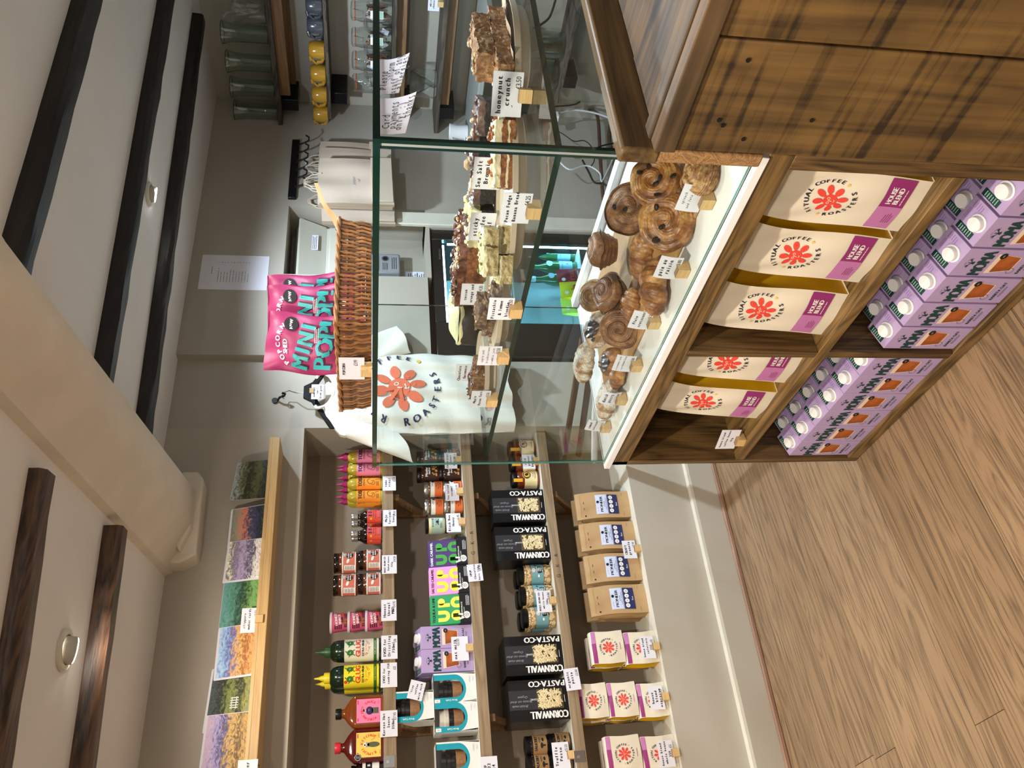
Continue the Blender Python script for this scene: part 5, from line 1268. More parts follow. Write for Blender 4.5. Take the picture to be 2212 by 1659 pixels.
putp(spiral('fruit_danish', .046, .030, 1.3, .005, CUSTARD, None, 0, 9), 1268, 640, .90, .875, -.4, (.9, 0), 'custard pastry edge peeping behind the tilted cardamom bun')
putp(spiral('cinnamon_bun', .056, .052, 2.5, .007, DKBUN, None, 0, 10, layers=6), 1322, 705, .875, .842, -.9, (1.0, .1), 'swirled bun standing on edge behind the plain croissant price card')
putp(crescent('fruit_danish', .11, .036, .4, 1.5, ALM, 11, .7, True), 1281, 708, .89, .872, -1.1, (.7, .2), 'sugared pastry with dark fruit filling leaning on the swirled bun')
putp(crescent('almond_croissant', .135, .036, .7, 5, ALM, 12), 1254, 775, .89, .870, -1.25, (.35, 0), 'sugared almond croissant farthest back on the left')
putp(crescent('fruit_danish', .10, .034, .4, 1.5, GOLDEN, 13, .8, True), 1300, 775, .865, ZT, -1.5, (.4, .1), 'pastry with dark filling half hidden behind the cinnamon bun card')
putp(crescent('almond_croissant', .145, .036, .5, 4, ALM, 14, .8), 1298, 858, .862, ZT, -1.35, (0, 0), 'sugared almond croissant nearest the left end of the case')
putp(crescent('croissant', .09, .026, .4, 3, GOLDEN, 15), 1328, 812, .845, ZT, -1.6, (0, 0), 'small golden croissant tip beside the cinnamon bun card')
putp(crescent('croissant', .11, .034, .5, 4, GOLDEN, 19), 1345, 660, .86, ZT, -1.2, (0, 0), 'glazed croissant at the front middle, under the tilted cardamom bun')
# tongs/spatula lying on the board
t = tag(empty('cake_knife', (1.33, 1.52, ZT+.002), -1.2), 'knife with dark wooden handle lying on the board behind the price cards', 'knife')
MB().box((-.07, -.008, 0), (.0, .008, .012), wood('knife_handle', (54, 26, 16), (96, 50, 30), 0, 3, .4)).build('handle', t, bevel=.003); MB().prism([(.0, -.007), (.10, -.009), (.12, 0), (.0, .007)], .004, .006, STEEL).build('blade', t)
# cards on the slab
for (px, py, w, lines, pr_, lab, rz) in ((1541, 441, .072, ['spinach', 'and feta roll'], '£3.90', 'price card for spinach and feta roll, nearest the counter', .0), (1487, 590, .070, ['pain au', 'raisin'], '£3.80', 'price card for pain au raisin in a wood block', .0),
        (1424, 702, .068, ['Plain', 'croissant'], '£3.20', 'price card for plain croissant in a wood block', .0), (1385, 795, .068, ['cinnamon and', 'cardamom bun'], '£3.80', 'price card for cinnamon and cardamom bun', .02),
        (1352, 868, .066, ['danish', 'pastry'], '£3.80', 'price card for danish pastry, slightly bent', -.06), (1318, 928, .062, ['almond', 'croissant'], '£4', 'price card for almond croissant, leftmost in the case', -.04)):
    p = onZ(px, py, TOPZ); card((p.x+.012, p.y, TOPZ), RX+rz, w, .050, lines, pr_, lab, True, tilt=-.12, bow=.002 if 'danish' not in lab else .006)

# ---------------------------------------------------------------- cakes on the middle glass shelf
ZM = GZM+.001
PLATE = mat('beige_stand', (186, 170, 150), .45); PAPB = mat('baking_paper', (188, 160, 130), .7, bump=.2, bs=25)
def stand(x, y, rx, ry, h, label, m=PLATE, rz=0):
    t = tag(empty('cake_stand', (x, y, ZM), rz), label, 'cake stand')
    MB().lathe([(rx*.80, 0), (rx*.84, .004), (rx*.84, h*.5), (rx*.97, h*.62), (rx, h*.66), (rx, h), (rx*.97, h), (rx*.95, h*.8), (.0001, h*.78)], m, 48, sy=ry/rx).build('stand', t)
    return ZM+h*.78
def slab(name, sx, sy, sz, m, seed, amp=.004, layers=None, n=(26, 22, 14)):
    """rough-edged block of cake; layers = [(z fraction, material)]"""
    def fn():
        t = empty(name); rn = random.Random(seed); ph = [rn.uniform(0, 9) for _ in range(9)]
        def wob(p):
            x, y, z = p; off = Vector((seed*3.1, seed*1.7, seed*.9))
            q = Vector(p); d = noise.noise_vector(q*28+off)*amp*.8+noise.noise_vector(q*110+off)*amp*.7+noise.noise_vector(q*260+off)*amp*.35
            q += d; q.z = max(q.z, 0) if z > .0001 else 0; return q
        def mf(z):
            if layers:
                for f_, mm in layers:
                    if z <= f_: return mm
            return m
        b = MB(); nx, ny, nz = n; X = lambda u: (u-.5)*sx; Y_ = lambda v: (v-.5)*sy
        rc = lambda u: min(1, 1)
        b.surf(lambda u, v: wob((X(u), -sy/2, v*sz)), nx, nz, m, mfn=lambda u, v: mf(v)); b.surf(lambda u, v: wob((X(1-u), sy/2, v*sz)), nx, nz, m, mfn=lambda u, v: mf(v))
        b.surf(lambda u, v: wob((sx/2, Y_(u), v*sz)), ny, nz, m, mfn=lambda u, v: mf(v)); b.surf(lambda u, v: wob((-sx/2, Y_(1-u), v*sz)), ny, nz, m, mfn=lambda u, v: mf(v))
        b.surf(lambda u, v: wob((X(u), Y_(v), sz)), nx, ny, m, mfn=lambda u, v: mf(1)); b.add([(-sx/2, -sy/2, 0), (sx/2, -sy/2, 0), (sx/2, sy/2, 0), (-sx/2, sy/2, 0)], [(3, 2, 1, 0)], m)
        b.build('cake_block', t); return t
    return fn
def bits(par, n, sx, sy, z, mats, s0, s1, seed, zr=.006):
    rn = random.Random(seed); b = MB()
    for i in range(n):
        x, y = rn.uniform(-sx/2, sx/2), rn.uniform(-sy/2, sy/2); s = rn.uniform(s0, s1)
        X = Matrix.Translation((x, y, z+rn.uniform(0, zr))) @ Matrix.Rotation(rn.uniform(0, 3), 4, 'Z') @ Matrix.Rotation(rn.uniform(0, 2), 4, 'X')
        b.lathe([(.0001, -s*.5), (s*.5, -s*.25), (s*.55, .1*s), (.0001, s*.5)], rn.choice(mats), 6, xf=X, caps=False, sx=1.6)
    o = b.build('topping', par); o['kind'] = 'stuff'; return o
HNC = bake('honeynut_crunch', (110, 72, 38), (150, 106, 64), (182, 140, 94), 70, 0, .6, .1); CHOC = bake('chocolate_cake', (16, 10, 8), (30, 20, 16), (44, 30, 24), 60, 0, .6, .1)
MILKC = bake('milk_chocolate', (84, 60, 52), (112, 84, 74), (134, 106, 94), 20, 0, .35, .2); FUDG = mat('white_fudge_icing', (214, 200, 164), .4, var=.1, vs=30, bump=.3, bs=40); BANB = bake('banana_bread', (92, 46, 22), (132, 78, 42), (164, 108, 60), 80, 0, .6, .1)
PISTB = bake('pistachio_blondie', (140, 118, 74), (178, 156, 108), (200, 184, 144), 90, 0, .6, 0); LEMI = mat('lemon_icing', (212, 202, 164), .45, var=.06, vs=30, bump=.4, bs=50); BUTTER = mat('butter_icing', (226, 216, 166), .45, var=.04, vs=20, bump=.5, bs=30)
PECAN = bake('glazed_pecans', (60, 28, 20), (110, 62, 44), (160, 110, 84), 50, 0, .2, .6); NUTL = mat('hazelnut_half', (206, 178, 138), .5); BLUEC = bake('blackcurrant_crumble', (40, 22, 34), (112, 86, 68), (160, 134, 104), 70, 0, .7, 0); PISTG = mat('pistachio_nut', (110, 110, 46), .5)
MAPL = bake('maple_pecan', (70, 40, 22), (118, 78, 46), (160, 120, 80), 60, 0, .5, .2); CHUNK = mat('fudge_chunk', (150, 84, 38), .4)
def cake(fn, px, py, z, base, rz, label, tilt=(0, 0), tops=None, cat='cake', group=None):
    p = onZ(px, py, z); o = Proto(fn, cat).put((p.x, p.y, base), rz, label, group, tilt)
    if tops: bits(o, *tops)
    return o
# stands, right to left
s0 = stand(1.555, 1.066, .140, .082, .036, 'beige stand under the honeynut slices, right of the case corner', rz=.0)
s1 = stand(1.335, 1.270, .200, .118, .034, 'large oval beige cake stand in the middle of the glass shelf', rz=2.48)
s2 = stand(1.26, 1.56, .120, .110, .032, 'beige cake stand carrying the blackcurrant slices')
s3 = stand(1.235, 1.815, .105, .095, .034, 'small beige cake stand at the left end of the glass shelf')
stand(1.52, 1.55, .12, .20, .030, 'beige oval plate under the chocolate cakes at the back')
MB_ = MB(); MB_.surf(lambda u, v: (-.12+.24*u, -.06+.12*v, .002+.012*abs(v-.5)*2+.003*sin(14*u)), 14, 6, PAPB); o = MB_.build('baking_paper', loc=(1.565, 1.066, s0)); o.rotation_euler = (0, 0, .05); tag(o, 'brown baking paper under the honeynut slices', 'paper')
zA = s0+.010
for i, (x, y, z, rz, w) in enumerate(((1.625, 1.070, zA, .05, 'honeynut crunch slice farthest right'), (1.545, 1.060, zA, .10, 'honeynut crunch slice in the middle of the bottom layer'), (1.465, 1.050, zA, .0, 'honeynut crunch slice behind its price card'),
        (1.585, 1.065, zA+.036, .06, 'honeynut crunch slice on top at the right'), (1.50, 1.055, zA+.036, .08, 'honeynut crunch slice on top with pale nut halves'))):
    o = Proto(slab('honeynut_slice', .074, .066, .034, HNC, 20+i, .005), 'cake').put((x, y, z), rz, w, 'honeynut crunch slices'); bits(o, 9, .06, .05, .034, [NUTL, HNC], .006, .010, i)
# brownies with milk chocolate top
for i, (px, py, z, w) in enumerate(((1045, 235, 1.27, 'dark brownie with milk chocolate curls, right one'), (1040, 285, 1.27, 'dark brownie with milk chocolate curls, beside the case corner'), (1035, 330, 1.265, 'dark brownie behind the corner seam of the case'))):
    p = onZ(px, py, z); X, Y2 = (1.44, 1.37, 1.46)[i], (1.205, 1.355, 1.32)[i]; o = Proto(slab('brownie', .085, .075, .052, CHOC, 30+i, .004, [(.72, CHOC), (1.1, MILKC)]), 'cake').put((X+.09, Y2+.02, ZM+.035), .5+.2*i, w, 'chocolate brownies', (.0, .0))
    bits(o, 12, .075, .065, .050, [MILKC, NUTL], .008, .018, 60+i)
# pecan fudge banana bread on the round stand: a leaning slice with thick pale icing
def at(px, py, z): p = onZ(px, py, z); return p.x, p.y
x, y = at(1085, 335, s1+.022)
o = Proto(slab('banana_bread', .135, .075, .043, BANB, 40, .004, [(.30, BANB), (.40, FUDG), (.66, BANB), (1.1, FUDG)], (30, 20, 22)), 'cake').put((x, y, s1), 2.35, 'banana bread slice with thick white icing and fudge chunks', 'slices on the large stand'); bits(o, 16, .12, .06, .043, [CHUNK], .006, .012, 5)
x, y = at(1090, 246, s1+.02)
o = Proto(slab('banana_bread', .070, .060, .036, BANB, 41, .004, [(.6, BANB), (1.1, FUDG)], (30, 20, 22)), 'cake').put((x, y, s1), 2.0, 'iced banana bread slice at the right end of the large stand', 'slices on the large stand'); bits(o, 8, .05, .05, .036, [CHUNK], .006, .012, 6)
for i, (px, py, dz, z, rz, w) in enumerate(((1089, 572, .016, 0, 2.3, 'pistachio and lemon blondie at the left end of the stand, lower layer'), (1089, 512, .016, 0, 2.4, 'pistachio and lemon blondie beside the pecan fudge card, lower layer'), (1058, 557, .048, .032, 2.35, 'pistachio and lemon blondie on top of the pile, left'), (1058, 515, .048, .032, 2.3, 'pistachio and lemon blondie on top of the pile, right'))):
    x, y = at(px, py, s1+dz); o = Proto(slab('pistachio_blondie', .060, .078, .031, PISTB, 50+i, .004, [(.80, PISTB), (1.1, LEMI)]), 'cake').put((x+.01, y+.02, s1+z), rz, w, 'pistachio blondies'); bits(o, 14, .055, .07, .029, [PISTG, LEMI], .003, .007, i)
# loaves behind
o = Proto(slab('brownie', .10, .10, .055, CHOC, 61, .004, [(.55, CHOC), (1.1, BUTTER)]), 'cake').put((1.43, 1.455, ZM+.035), .3, 'sea salt brownie with pale topping behind its price card', 'chocolate brownies'); bits(o, 20, .10, .10, .055, [MILKC, NUTL, BUTTER], .008, .018, 8)
o = Proto(slab('toffee_loaf', .10, .24, .070, BANB, 62, .004, [(.66, BANB), (1.1, PECAN)], (20, 44, 16)), 'cake').put((1.475, 1.650, ZM+.028), .25, 'long sticky toffee loaf crusted with glazed pecans'); bits(o, 120, .09, .23, .068, [PECAN, NUTL, PECAN], .008, .016, 9, .010)
# chocolate guinness-style cake: dark sponge, thick buttercream
t = tag(empty('chocolate_cake', (1.450, 1.845, ZM+.014), .45), 'tall dark chocolate cake with thick pale buttercream top', 'cake')
MB().lathe([(.085, 0), (.092, .01), (.090, .062), (.084, .070)], CHOC, 44, sx=1.15).build('sponge', t)
b = MB(); b.surf(lambda u, v: ((.002+.086*v)*1.15*cos(2*PI*u)*(1+.03*sin(9*2*PI*u)*v), (.002+.086*v)*sin(2*PI*u), .070+.020*(1-v**3)+.003*sin(8*v+12*u)), 44, 10, BUTTER, cu=True)
b.surf(lambda u, v: ((.088+.003*sin(PI*v))*1.15*cos(-2*PI*u)*(1+.03*sin(-9*2*PI*u)), (.088+.003*sin(PI*v))*sin(-2*PI*u), .070-.012*v+.002*sin(u*40)), 44, 3, BUTTER, cu=True); b.build('buttercream', t)
for i, (x, y, z, w) in enumerate(((1.215, 1.50, s2, 'blackcurrant crumble slice, right one on its stand'), (1.24, 1.60, s2, 'blackcurrant crumble slice, left one on its stand'), (1.225, 1.555, s2+.024, 'blackcurrant crumble slice on top of the pair'))):
    o = Proto(slab('crumble_slice', .06, .085, .023, BLUEC, 70+i, .005), 'cake').put((x, y, z), -.2, w, 'apple and blackcurrant slices'); bits(o, 8, .055, .08, .022, [BLUEC, BLUEC, NUTL], .003, .006, 70+i)
for i, (x, y, w) in enumerate(((1.20, 1.78, 'maple pecan slice, right one'), (1.215, 1.86, 'maple pecan slice, left one'))):
    o = Proto(slab('pecan_slice', .06, .075, .032, MAPL, 80+i, .005), 'cake').put((x, y, s3), -.1, w, 'maple pecan slices'); bits(o, 10, .055, .07, .032, [MAPL, PECAN], .003, .007, 80+i)
# cards on the glass shelf
def mcard(px, py, w, h, lines, pr_, lab, rz, X=None, **k):
    p = onZ(px, py, ZM) if X is None else onX(px, py, X); return card((p.x, p.y, ZM if X is None else p.z-h*.5), RX+rz, w, h, lines, pr_, lab, X is None, **k)
mcard(1147, 207, .088, .062, ['honeynut', 'crunch'], '£3.50', 'price card for honeynut crunch, right of the case corner', .50)
mcard(1166, 452, .072, .056, ['Pecan Fudge', 'Banana Bread'], '£4.25', 'price card for pecan fudge banana bread in a wood block', .12, size=.0098)
mcard(1126, 668, .066, .054, ['Pistachio', '& lemon', 'blondie'], '£3.50', 'price card for pistachio and lemon blondie', .12)
mcard(1098, 769, .068, .054, ['apple and', 'blackcurrant', 'crumble jack'], '£3.50', 'price card for apple and blackcurrant crumble', .10)
mcard(1073, 862, .068, .050, ['Maple', 'Pecan Tart'], '£3.50', 'price card for maple pecan tart, leftmost on the glass shelf', .10)
mcard(1052, 375, .080, .060, ['Sea Salt', 'Brownie'], '', 'price card for sea salt brownie behind the banana bread', .15, 1.34)
mcard(1042, 490, .080, .060, ['sticky', 'toffee', 'loaf'], '', 'price card for sticky toffee behind the pistachio slices', .15, 1.36)
mcard(1020, 636, .072, .056, ['tuscan', 'orange and', 'cake'], '£4.30', 'price card for tuscan orange cake against the dark chocolate cake', .12, 1.30)
mcard(1005, 805, .072, .056, ['Chocolate', 'Guinness', 'Cake'], '£4', 'price card for chocolate cake at the left of the dark cake', .12, 1.28)
# ---------------------------------------------------------------- T-shirt on its hanger
TEE = mat('tshirt_cotton', (226, 222, 212), .85, bump=.1, bs=60); TNAVY = mat('tshirt_navy', (34, 44, 82), .8); TOR = mat('tshirt_orange', (222, 112, 82), .8)
t = tag(empty('tshirt', (1.955, 3.085, 0)), 'white T-shirt with orange flower print hanging on the wall beside the niche', 'T-shirt')
ZTOP, ZH = 1.715, .895
def tz(u, v, back=0):
    z = ZTOP-(ZTOP-ZH)*v
    sh = min(1, v/.07)
    half = .085+(.215-.085)*sh**.8 if v < .07 else .215-.020*(v-.07)
    x = (u-.5)*2*half*(1+(.0))
    neck = 0
    if v < .12 and abs(x) < .085: z -= .05*(1-(x/.085)**2)*(1-v/.12)*(1 if not back else .35)
    z -= .03*(abs(x)/.21)**2*(1-v) 
    f = .010*sin(x*46+2*v)*(.3+v)+.006*sin(x*90+5*v)*v+.004*sin(v*30+x*20)
    hem = (.022*sin(x*21+1.0)+.014*sin(x*45))*max(0, v-.8)*2.2
    return x, z+hem*.6, f
def tf(u, v): x, z, f = tz(u, v); return (x, -.060+.030*(abs(u-.5)*2)**3-f, z)
def tb(u, v): x, z, f = tz(1-u, v, 1); return (x, -.008-abs(f)*.3, z)
b = MB(); b.surf(lambda u, v: tf(1-u, v), 60, 60, TEE); b.surf(lambda u, v: tb(1-u, v), 24, 30, TEE)
for sd in (0, 1): b.surf(lambda u, v: Vector(tf(sd, v)).lerp(Vector(tb(1-sd, v)), u if sd else 1-u), 3, 60, TEE)
b.build('shirt_body', t)
for sd, nm in ((-1, 'l'), (1, 'r')):
    def sl(u, v):
        a = 2*PI*u; cx = sd*(.175+.105*v); cz = 1.625-.265*v; rw = .060+.018*v; rd = .026
        tx, tzz = sd*.37, -.93
        px, pzz = -tzz*sd, tx*sd
        return (cx+px*rw*cos(a)*sd*1.0, -.035-rd*sin(a)*(1+.2*sin(9*v+a*3)), cz+pzz*rw*cos(a)*1.0+.004*sin(3*a))
    b = MB(); b.surf(sl, 28, 24, TEE, cu=True); b.build('sleeve', t)
b = MB(); b.tube([(.088*sin(a), -.058+.035*abs(cos(a*1.0))*(0 if abs(a) < PI/2 else 1)+.012*abs(sin(a))*1.2, 1.722-.062*cos(a) if abs(a) < PI/2 else 1.722-.024*cos(a)) for a in [2*PI*i/36-PI for i in range(36)]], .007, TEE, 8, closed=True); b.build('neck_rib', t)
P = Print(); R = .165; P.flower(0, 1.385, .118, TOR, TEE, 1)
P.arc('RITUAL', 0, 1.385, R, .040, TNAVY, math.radians(112), 1, 1.5, bold=True); P.arc('COFFEE', 0, 1.385, R, .040, TNAVY, math.radians(22), 1, 1.3, bold=True); P.arc('ROASTERS', 0, 1.385, R, .042, TNAVY, math.radians(244), 1, 1.85, inside=True, bold=True)
P.circ(R*cos(-.55), 1.385+R*sin(-.55), .010, SUN, 1, 7)
def tmap(a, z, hh):
    v = (ZTOP-z)/(ZTOP-ZH)
    for _ in range(3):
        x_, z_, f_ = tz(.5+a/.42, v); v += (z_-z)/(ZTOP-ZH)
    half = .215-.020*(v-.07); u = .5+a/2/half; p = Vector(tf(u, v)); p.y -= hh+.004; return p
MB().pr(P, tmap).build('print', t)
t = tag(empty('coat_hanger', (1.955, 3.06, 0)), 'black hanger with wire hook holding the T-shirt', 'hanger')
b = MB(); b.prism([(-.18, 1.655), (-.18, 1.675), (-.05, 1.755), (-.03, 1.790), (.03, 1.790), (.05, 1.755), (.18, 1.675), (.18, 1.655), (.03, 1.735), (-.03, 1.735)], -.006, .006, BLACK, 'y'); b.build('hanger_bar', t, bevel=.003)
b = MB(); b.tube([(0, 0, 1.785), (0, .004, 1.82), (.010, .01, 1.838), (.022, .02, 1.852), (.018, .03, 1.876), (-.002, .034, 1.885), (-.012, .03, 1.872)], .0022, STEEL, 6); b.build('wire_hook', t)
t = tag(empty('wall_hook', (1.955, 3.13, 0)), 'small black wall hook above the T-shirt', 'hook')
MB().lathe([(.0001, -.004), (.013, -.002), (.013, .008)], BLACK, 18, xf=Matrix.Translation((-.0, 0, 1.915)) @ Matrix.Rotation(PI/2, 4, 'X')).build('plate', t); MB().tube([(0, 0, 1.905), (0, -.030, 1.893), (.002, -.040, 1.872), (.003, -.052, 1.868), (.004, -.060, 1.880)], .005, BLACK, 8).build('hook', t)
p = onY(683, 845, 3.03); card((p.x, 3.035, p.z-.03), 0, .074, .050, ['now £25', 'out!', 'brew good'], '', 'small white card clipped upside down on the black hanger', False)
bp_ = bpy.data.objects.new('paper_clip', MB().box((-.012, -.002, 0), (.012, .002, .018), KRAFT).mesh('paper_clip')); C.objects.link(bp_); q_ = C.objects[-1]
bp_.parent = [o for o in C.objects if o.get('label') == 'small white card clipped upside down on the black hanger'][0]; bp_.location = (.005, -.002, .040)

# ---------------------------------------------------------------- list on the wall, alcove fittings
def wallsheet(x0, x1, z0, z1, Y, label, P=None, name='paper_sheet'):
    t = tag(empty(name, (x0, Y, z0)), label, 'paper'); MB().box((0, -.0012, 0), (x1-x0, 0, z1-z0), PAPER).build('sheet', t)
    if P: MB().pr(P, front(-.0014)).build('print', t)
    return t
P = Print(); P.text('Tip and bakes', .115, .255, .008, GREYINK, 1)
rn = random.Random(2)
for i in range(11):
    L_ = rn.uniform(.055, .085); P.text('croissants and cakes'[:rn.randint(12, 20)], .045, .225-i*.0135, .0065, INK, 1, wfit=L_, align=-1); P.text(str(rn.randint(20, 99)), .165, .225-i*.0135, .0065, INK, 1)
wallsheet(2.535, 2.745, 1.985, 2.290, YR-.001, 'white printed list taped on the wall above the alcove', P)
MB().lathe([(.0001, 0), (.006, 0), (.005, .004)], BLACK, 10)
CONS = mat('consumer_unit_plastic', (202, 202, 188), .4)
t = tag(empty('consumer_unit', (2.63, 3.318, 1.56)), 'cream electrical consumer unit with open flap in the alcove', 'fuse box')
MB().box((.05, -.10, .0), (.44, 0, .325), CONS).build('housing', t, bevel=.012)
MB().box((.06, -.125, .03), (.42, -.10, .16), CONS).build('cover', t, bevel=.01)
MB().prism([(-.10, .17), (-.165, .30), (-.155, .31), (-.09, .18)], .05, .44, CONS, 'x').build('flap', t, bevel=.004)
MB().lathe([(.0001, -.004), (.008, -.003), (.008, .002)], STEEL, 12, xf=Matrix.Translation((.40, -.128, .12)) @ Matrix.Rotation(PI/2, 4, 'X')).build('screw', t)
P = Print(); P.rect(.30, .235, .10, .05, PAPER, 1); P.scribble(.30, .235, .09, .04, 5, INK, 2, 3); MB().pr(P, front(-.135)).build('sticker', t)
t = tag(empty('electricity_meter', (2.80, 3.32, 1.36)), 'grey electricity meter with round dial below the fuse box', 'meter')
MB().box((0, -.07, 0), (.13, 0, .145), mat('meter_grey', (150, 152, 156), .4)).build('housing', t, bevel=.008)
P = Print(); P.rect(.065, .118, .10, .022, BLK, 1); P.circ(.095, .075, .019, GREYINK, 1); P.circ(.095, .075, .012, BLK, 2); P.scribble(.045, .075, .05, .03, 4, INK, 1, 3); P.scribble(.07, .03, .09, .03, 3, INK, 1, 5); MB().pr(P, front(-.0705)).build('dial', t)
P = Print(); P.scribble(.055, .055, .09, .09, 8, INK, 1, 7); P.rect(.055, .05, .07, .004, BLK, 1)
wallsheet(2.76, 2.87, 1.22, 1.33, 3.319, 'white record sheet with a barcode bar under the meter', P)
# ---------------------------------------------------------------- hook rail with paper carrier bags
p0 = onY(630, 432, YR); p1 = onY(625, 306, YR)
t = tag(empty('hook_rail', (p0.x, YR, p0.z-.01)), 'black hook rail on the wall carrying paper bags', 'hook rail')
LR = p1.x-p0.x; MB().box((0, -.018, -.012), (LR, 0, .028), BLACK).build('rail', t, bevel=.003)
for i in range(6):
    X = LR*(.14+.145*i); MB().tube([(X, -.012, .0), (X, -.035, -.010), (X, -.048, -.040), (X, -.064, -.062), (X, -.086, -.066), (X, -.098, -.050)], .0042, BLACK, 8).build('hook', t)
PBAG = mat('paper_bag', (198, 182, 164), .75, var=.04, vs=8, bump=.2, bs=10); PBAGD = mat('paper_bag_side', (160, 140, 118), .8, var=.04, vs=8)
def paperbag():
    t = empty('paper_bag'); w, h, d = .30, .36, .020
    fr = lambda u, v: (-w/2+w*u, -d/2-.010*sin(PI*u)*(v)-.004*sin(6*u+5*v)-.003*sin(14*u+3), -h*v+.006*sin(PI*u))
    bk = lambda u, v: (w/2-w*u, d/2+.003*sin(8*u+v), -h*v)
    b = MB(); b.surf(lambda u, v: fr(1-u, v), 22, 22, PBAG); b.surf(lambda u, v: bk(1-u, v), 8, 8, PBAG)
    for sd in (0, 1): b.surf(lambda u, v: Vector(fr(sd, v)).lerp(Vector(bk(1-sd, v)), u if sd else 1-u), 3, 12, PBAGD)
    b.build('bag_sheet', t)
    b = MB(); b.box((-w/2+.006, -d/2-.016, -h*.99), (w/2-.004, -d/2-.006, -h*.70), PBAG); b.build('bottom_fold', t, bevel=.002)
    P = Print(); P.text('juniper', 0, -h*.46, .022, GREYP, 1, slant=.2); P.ring(0, -h*.52, .010, .0016, GREYP, 1, 12, PI, 2*PI); P.line(-.010, -h*.54, .012, -h*.515, .0012, GREYP, 1)
    MB().pr(P, lambda a, z, hh: Vector((a, fr(a/w+.5, -z/h)[1]-hh-.0015, z))).build('print', t)
    MB().tube([(-.045, -d/2, -.01), (-.040, -d/2+.002, .035), (-.016, 0, .070), (.006, 0, .074), (.034, -d/2+.002, .038), (.045, -d/2, -.01)], .003, PBAG, 6).build('twisted_handle', t)
    MB().tube([(-.043, d/2, -.01), (-.036, d/2, .030), (-.012, 0, .064), (.010, 0, .068), (.036, d/2, .030), (.043, d/2, -.01)], .003, PBAG, 6).build('twisted_handle', t)
    return t
P_pb = Proto(paperbag, 'paper bag')
pp = onY(690, 392, YR-.145)
for i, (dx, dy, dz, rz, rl, w) in enumerate(((0, 0, 0, -.05, -.03, 'foremost paper carrier bag with the small printed emblem'), (.010, .031, .004, .02, 0, 'paper carrier bag second behind the printed one'), (.16, .062, .004, .0, .02, 'paper carrier bag on the right hooks, mostly covered'), (.24, .092, .012, .0, .0, 'rightmost paper carrier bag against the corner'), (-.012, .122, -.012, .02, 0, 'paper carrier bag showing below and left of the printed one'))):
    o = P_pb.put((pp.x+dx, YR-.145+dy, pp.z+dz), rz, w, 'paper carrier bags on the hook rail'); o.rotation_euler = (0, rl, rz)

# ---------------------------------------------------------------- drinks fridge
FX0, FX1, FY0, FY1, FZ = 2.182, 2.966, 3.10, 3.46, 1.206
FRB = mat('fridge_black', (12, 12, 14), .3, coat=.3); FRI = mat('fridge_inside', (190, 214, 222), .5)
t = tag(empty('drinks_fridge', (0, 0, 0)), 'black glass-fronted drinks fridge, lit inside, between the T-shirt and the white post', 'fridge')
b = MB(); b.box((FX0, FY0+.03, 0), (FX0+.14, FY1, FZ), FRB); b.box((FX1-.05, FY0+.03, 0), (FX1, FY1, FZ), FRB); b.box((FX0, FY0+.03, FZ-.045), (FX1, FY1, FZ), FRB); b.box((FX0, FY0+.03, 0), (FX1, FY1, .10), FRB); b.box((FX0, FY1-.02, 0), (FX1, FY1, FZ), FRI); b.build('cabinet', t)
b = MB(); ix0, ix1, iz0, iz1 = 2.375, 2.900, .16, 1.154
b.box((FX0, FY0, .06), (ix0, FY0+.03, FZ), FRB); b.box((ix1, FY0, .06), (FX1, FY0+.03, FZ), FRB); b.box((ix0, FY0, iz1), (ix1, FY0+.03, FZ), FRB); b.box((ix0, FY0, .06), (ix1, FY0+.03, iz0), FRB); b.build('door_frame', t, bevel=.003)
MB().box((ix0, FY0+.010, iz0), (ix1, FY0+.014, iz1), thin_glass('fridge_glass', (225, 240, 240))).build('door_glass', t)
for z_ in (.435, .803): MB().box((ix0-.03, FY0+.05, z_-.006), (ix1+.01, FY1-.025, z_), mat('wire_shelf_white', (200, 214, 220), .4)).build('shelf', t)
FLED = mat('fridge_led_strip', (170, 232, 255), .5, emit=80.0)
MB().box((ix0+.01, FY0+.032, iz1-.012), (ix1-.01, FY0+.045, iz1-.002), FLED).build('light_strip', t); MB().box((ix0-.01, FY0+.034, iz0+.05), (ix0-.002, FY0+.044, iz1-.03), FLED).build('light_strip', t); MB().box((ix1+.002, FY0+.034, iz0+.05), (ix1+.010, FY0+.044, iz1-.03), FLED).build('light_strip', t)
P = Print(); P.text('Andrews', .10, .012, .020, GREYINK, 1, rot=0); P.build = None
MB().pr(P, front(FY0-.0005, iz1+.005, ix1-.20)).build('lettering', t)
def can(c1, c2, name='drink_can'):
    def fn():
        t = empty(name); MB().lathe([(.024, 0), (.030, .006), (.030, .112), (.026, .122), (.0255, .125), (.0001, .123)], mat('can_%d_%d' % (c1[0], c1[1]), c1, .3, .3), 20).build('can_body', t)
        P = Print(); P.circ(0, .08, .018, mat('can_print_%d' % c2[0], c2, .5), 1); P.rect(0, .030, .04, .03, _M['can_print_%d' % c2[0]], 1, 6); lab_cyl(t, P, .030); return t
    return fn
cc = (((236, 212, 40), (40, 60, 150), 'yellow'), ((60, 190, 110), (236, 230, 120), 'green'), ((60, 120, 220), (240, 240, 240), 'blue'), ((236, 236, 236), (40, 90, 200), 'white'))
PC = [Proto(can(a_, b_), 'drink can') for a_, b_, _ in cc]
k_ = 0
for r_ in range(2):
    for i in range(7):
        k_ = (i+r_*3) % 4; PC[k_].put((2.42+i*.070, 3.20+r_*.08, .8035), 0, '%s drink can, %s from the left in the %s row of the middle fridge shelf' % (cc[k_][2], ordn[i], ('front', 'rear')[r_]), 'cans in the fridge')
GBOT = mat('green_bottle_glass', (30, 100, 62), .1, coat=.7)
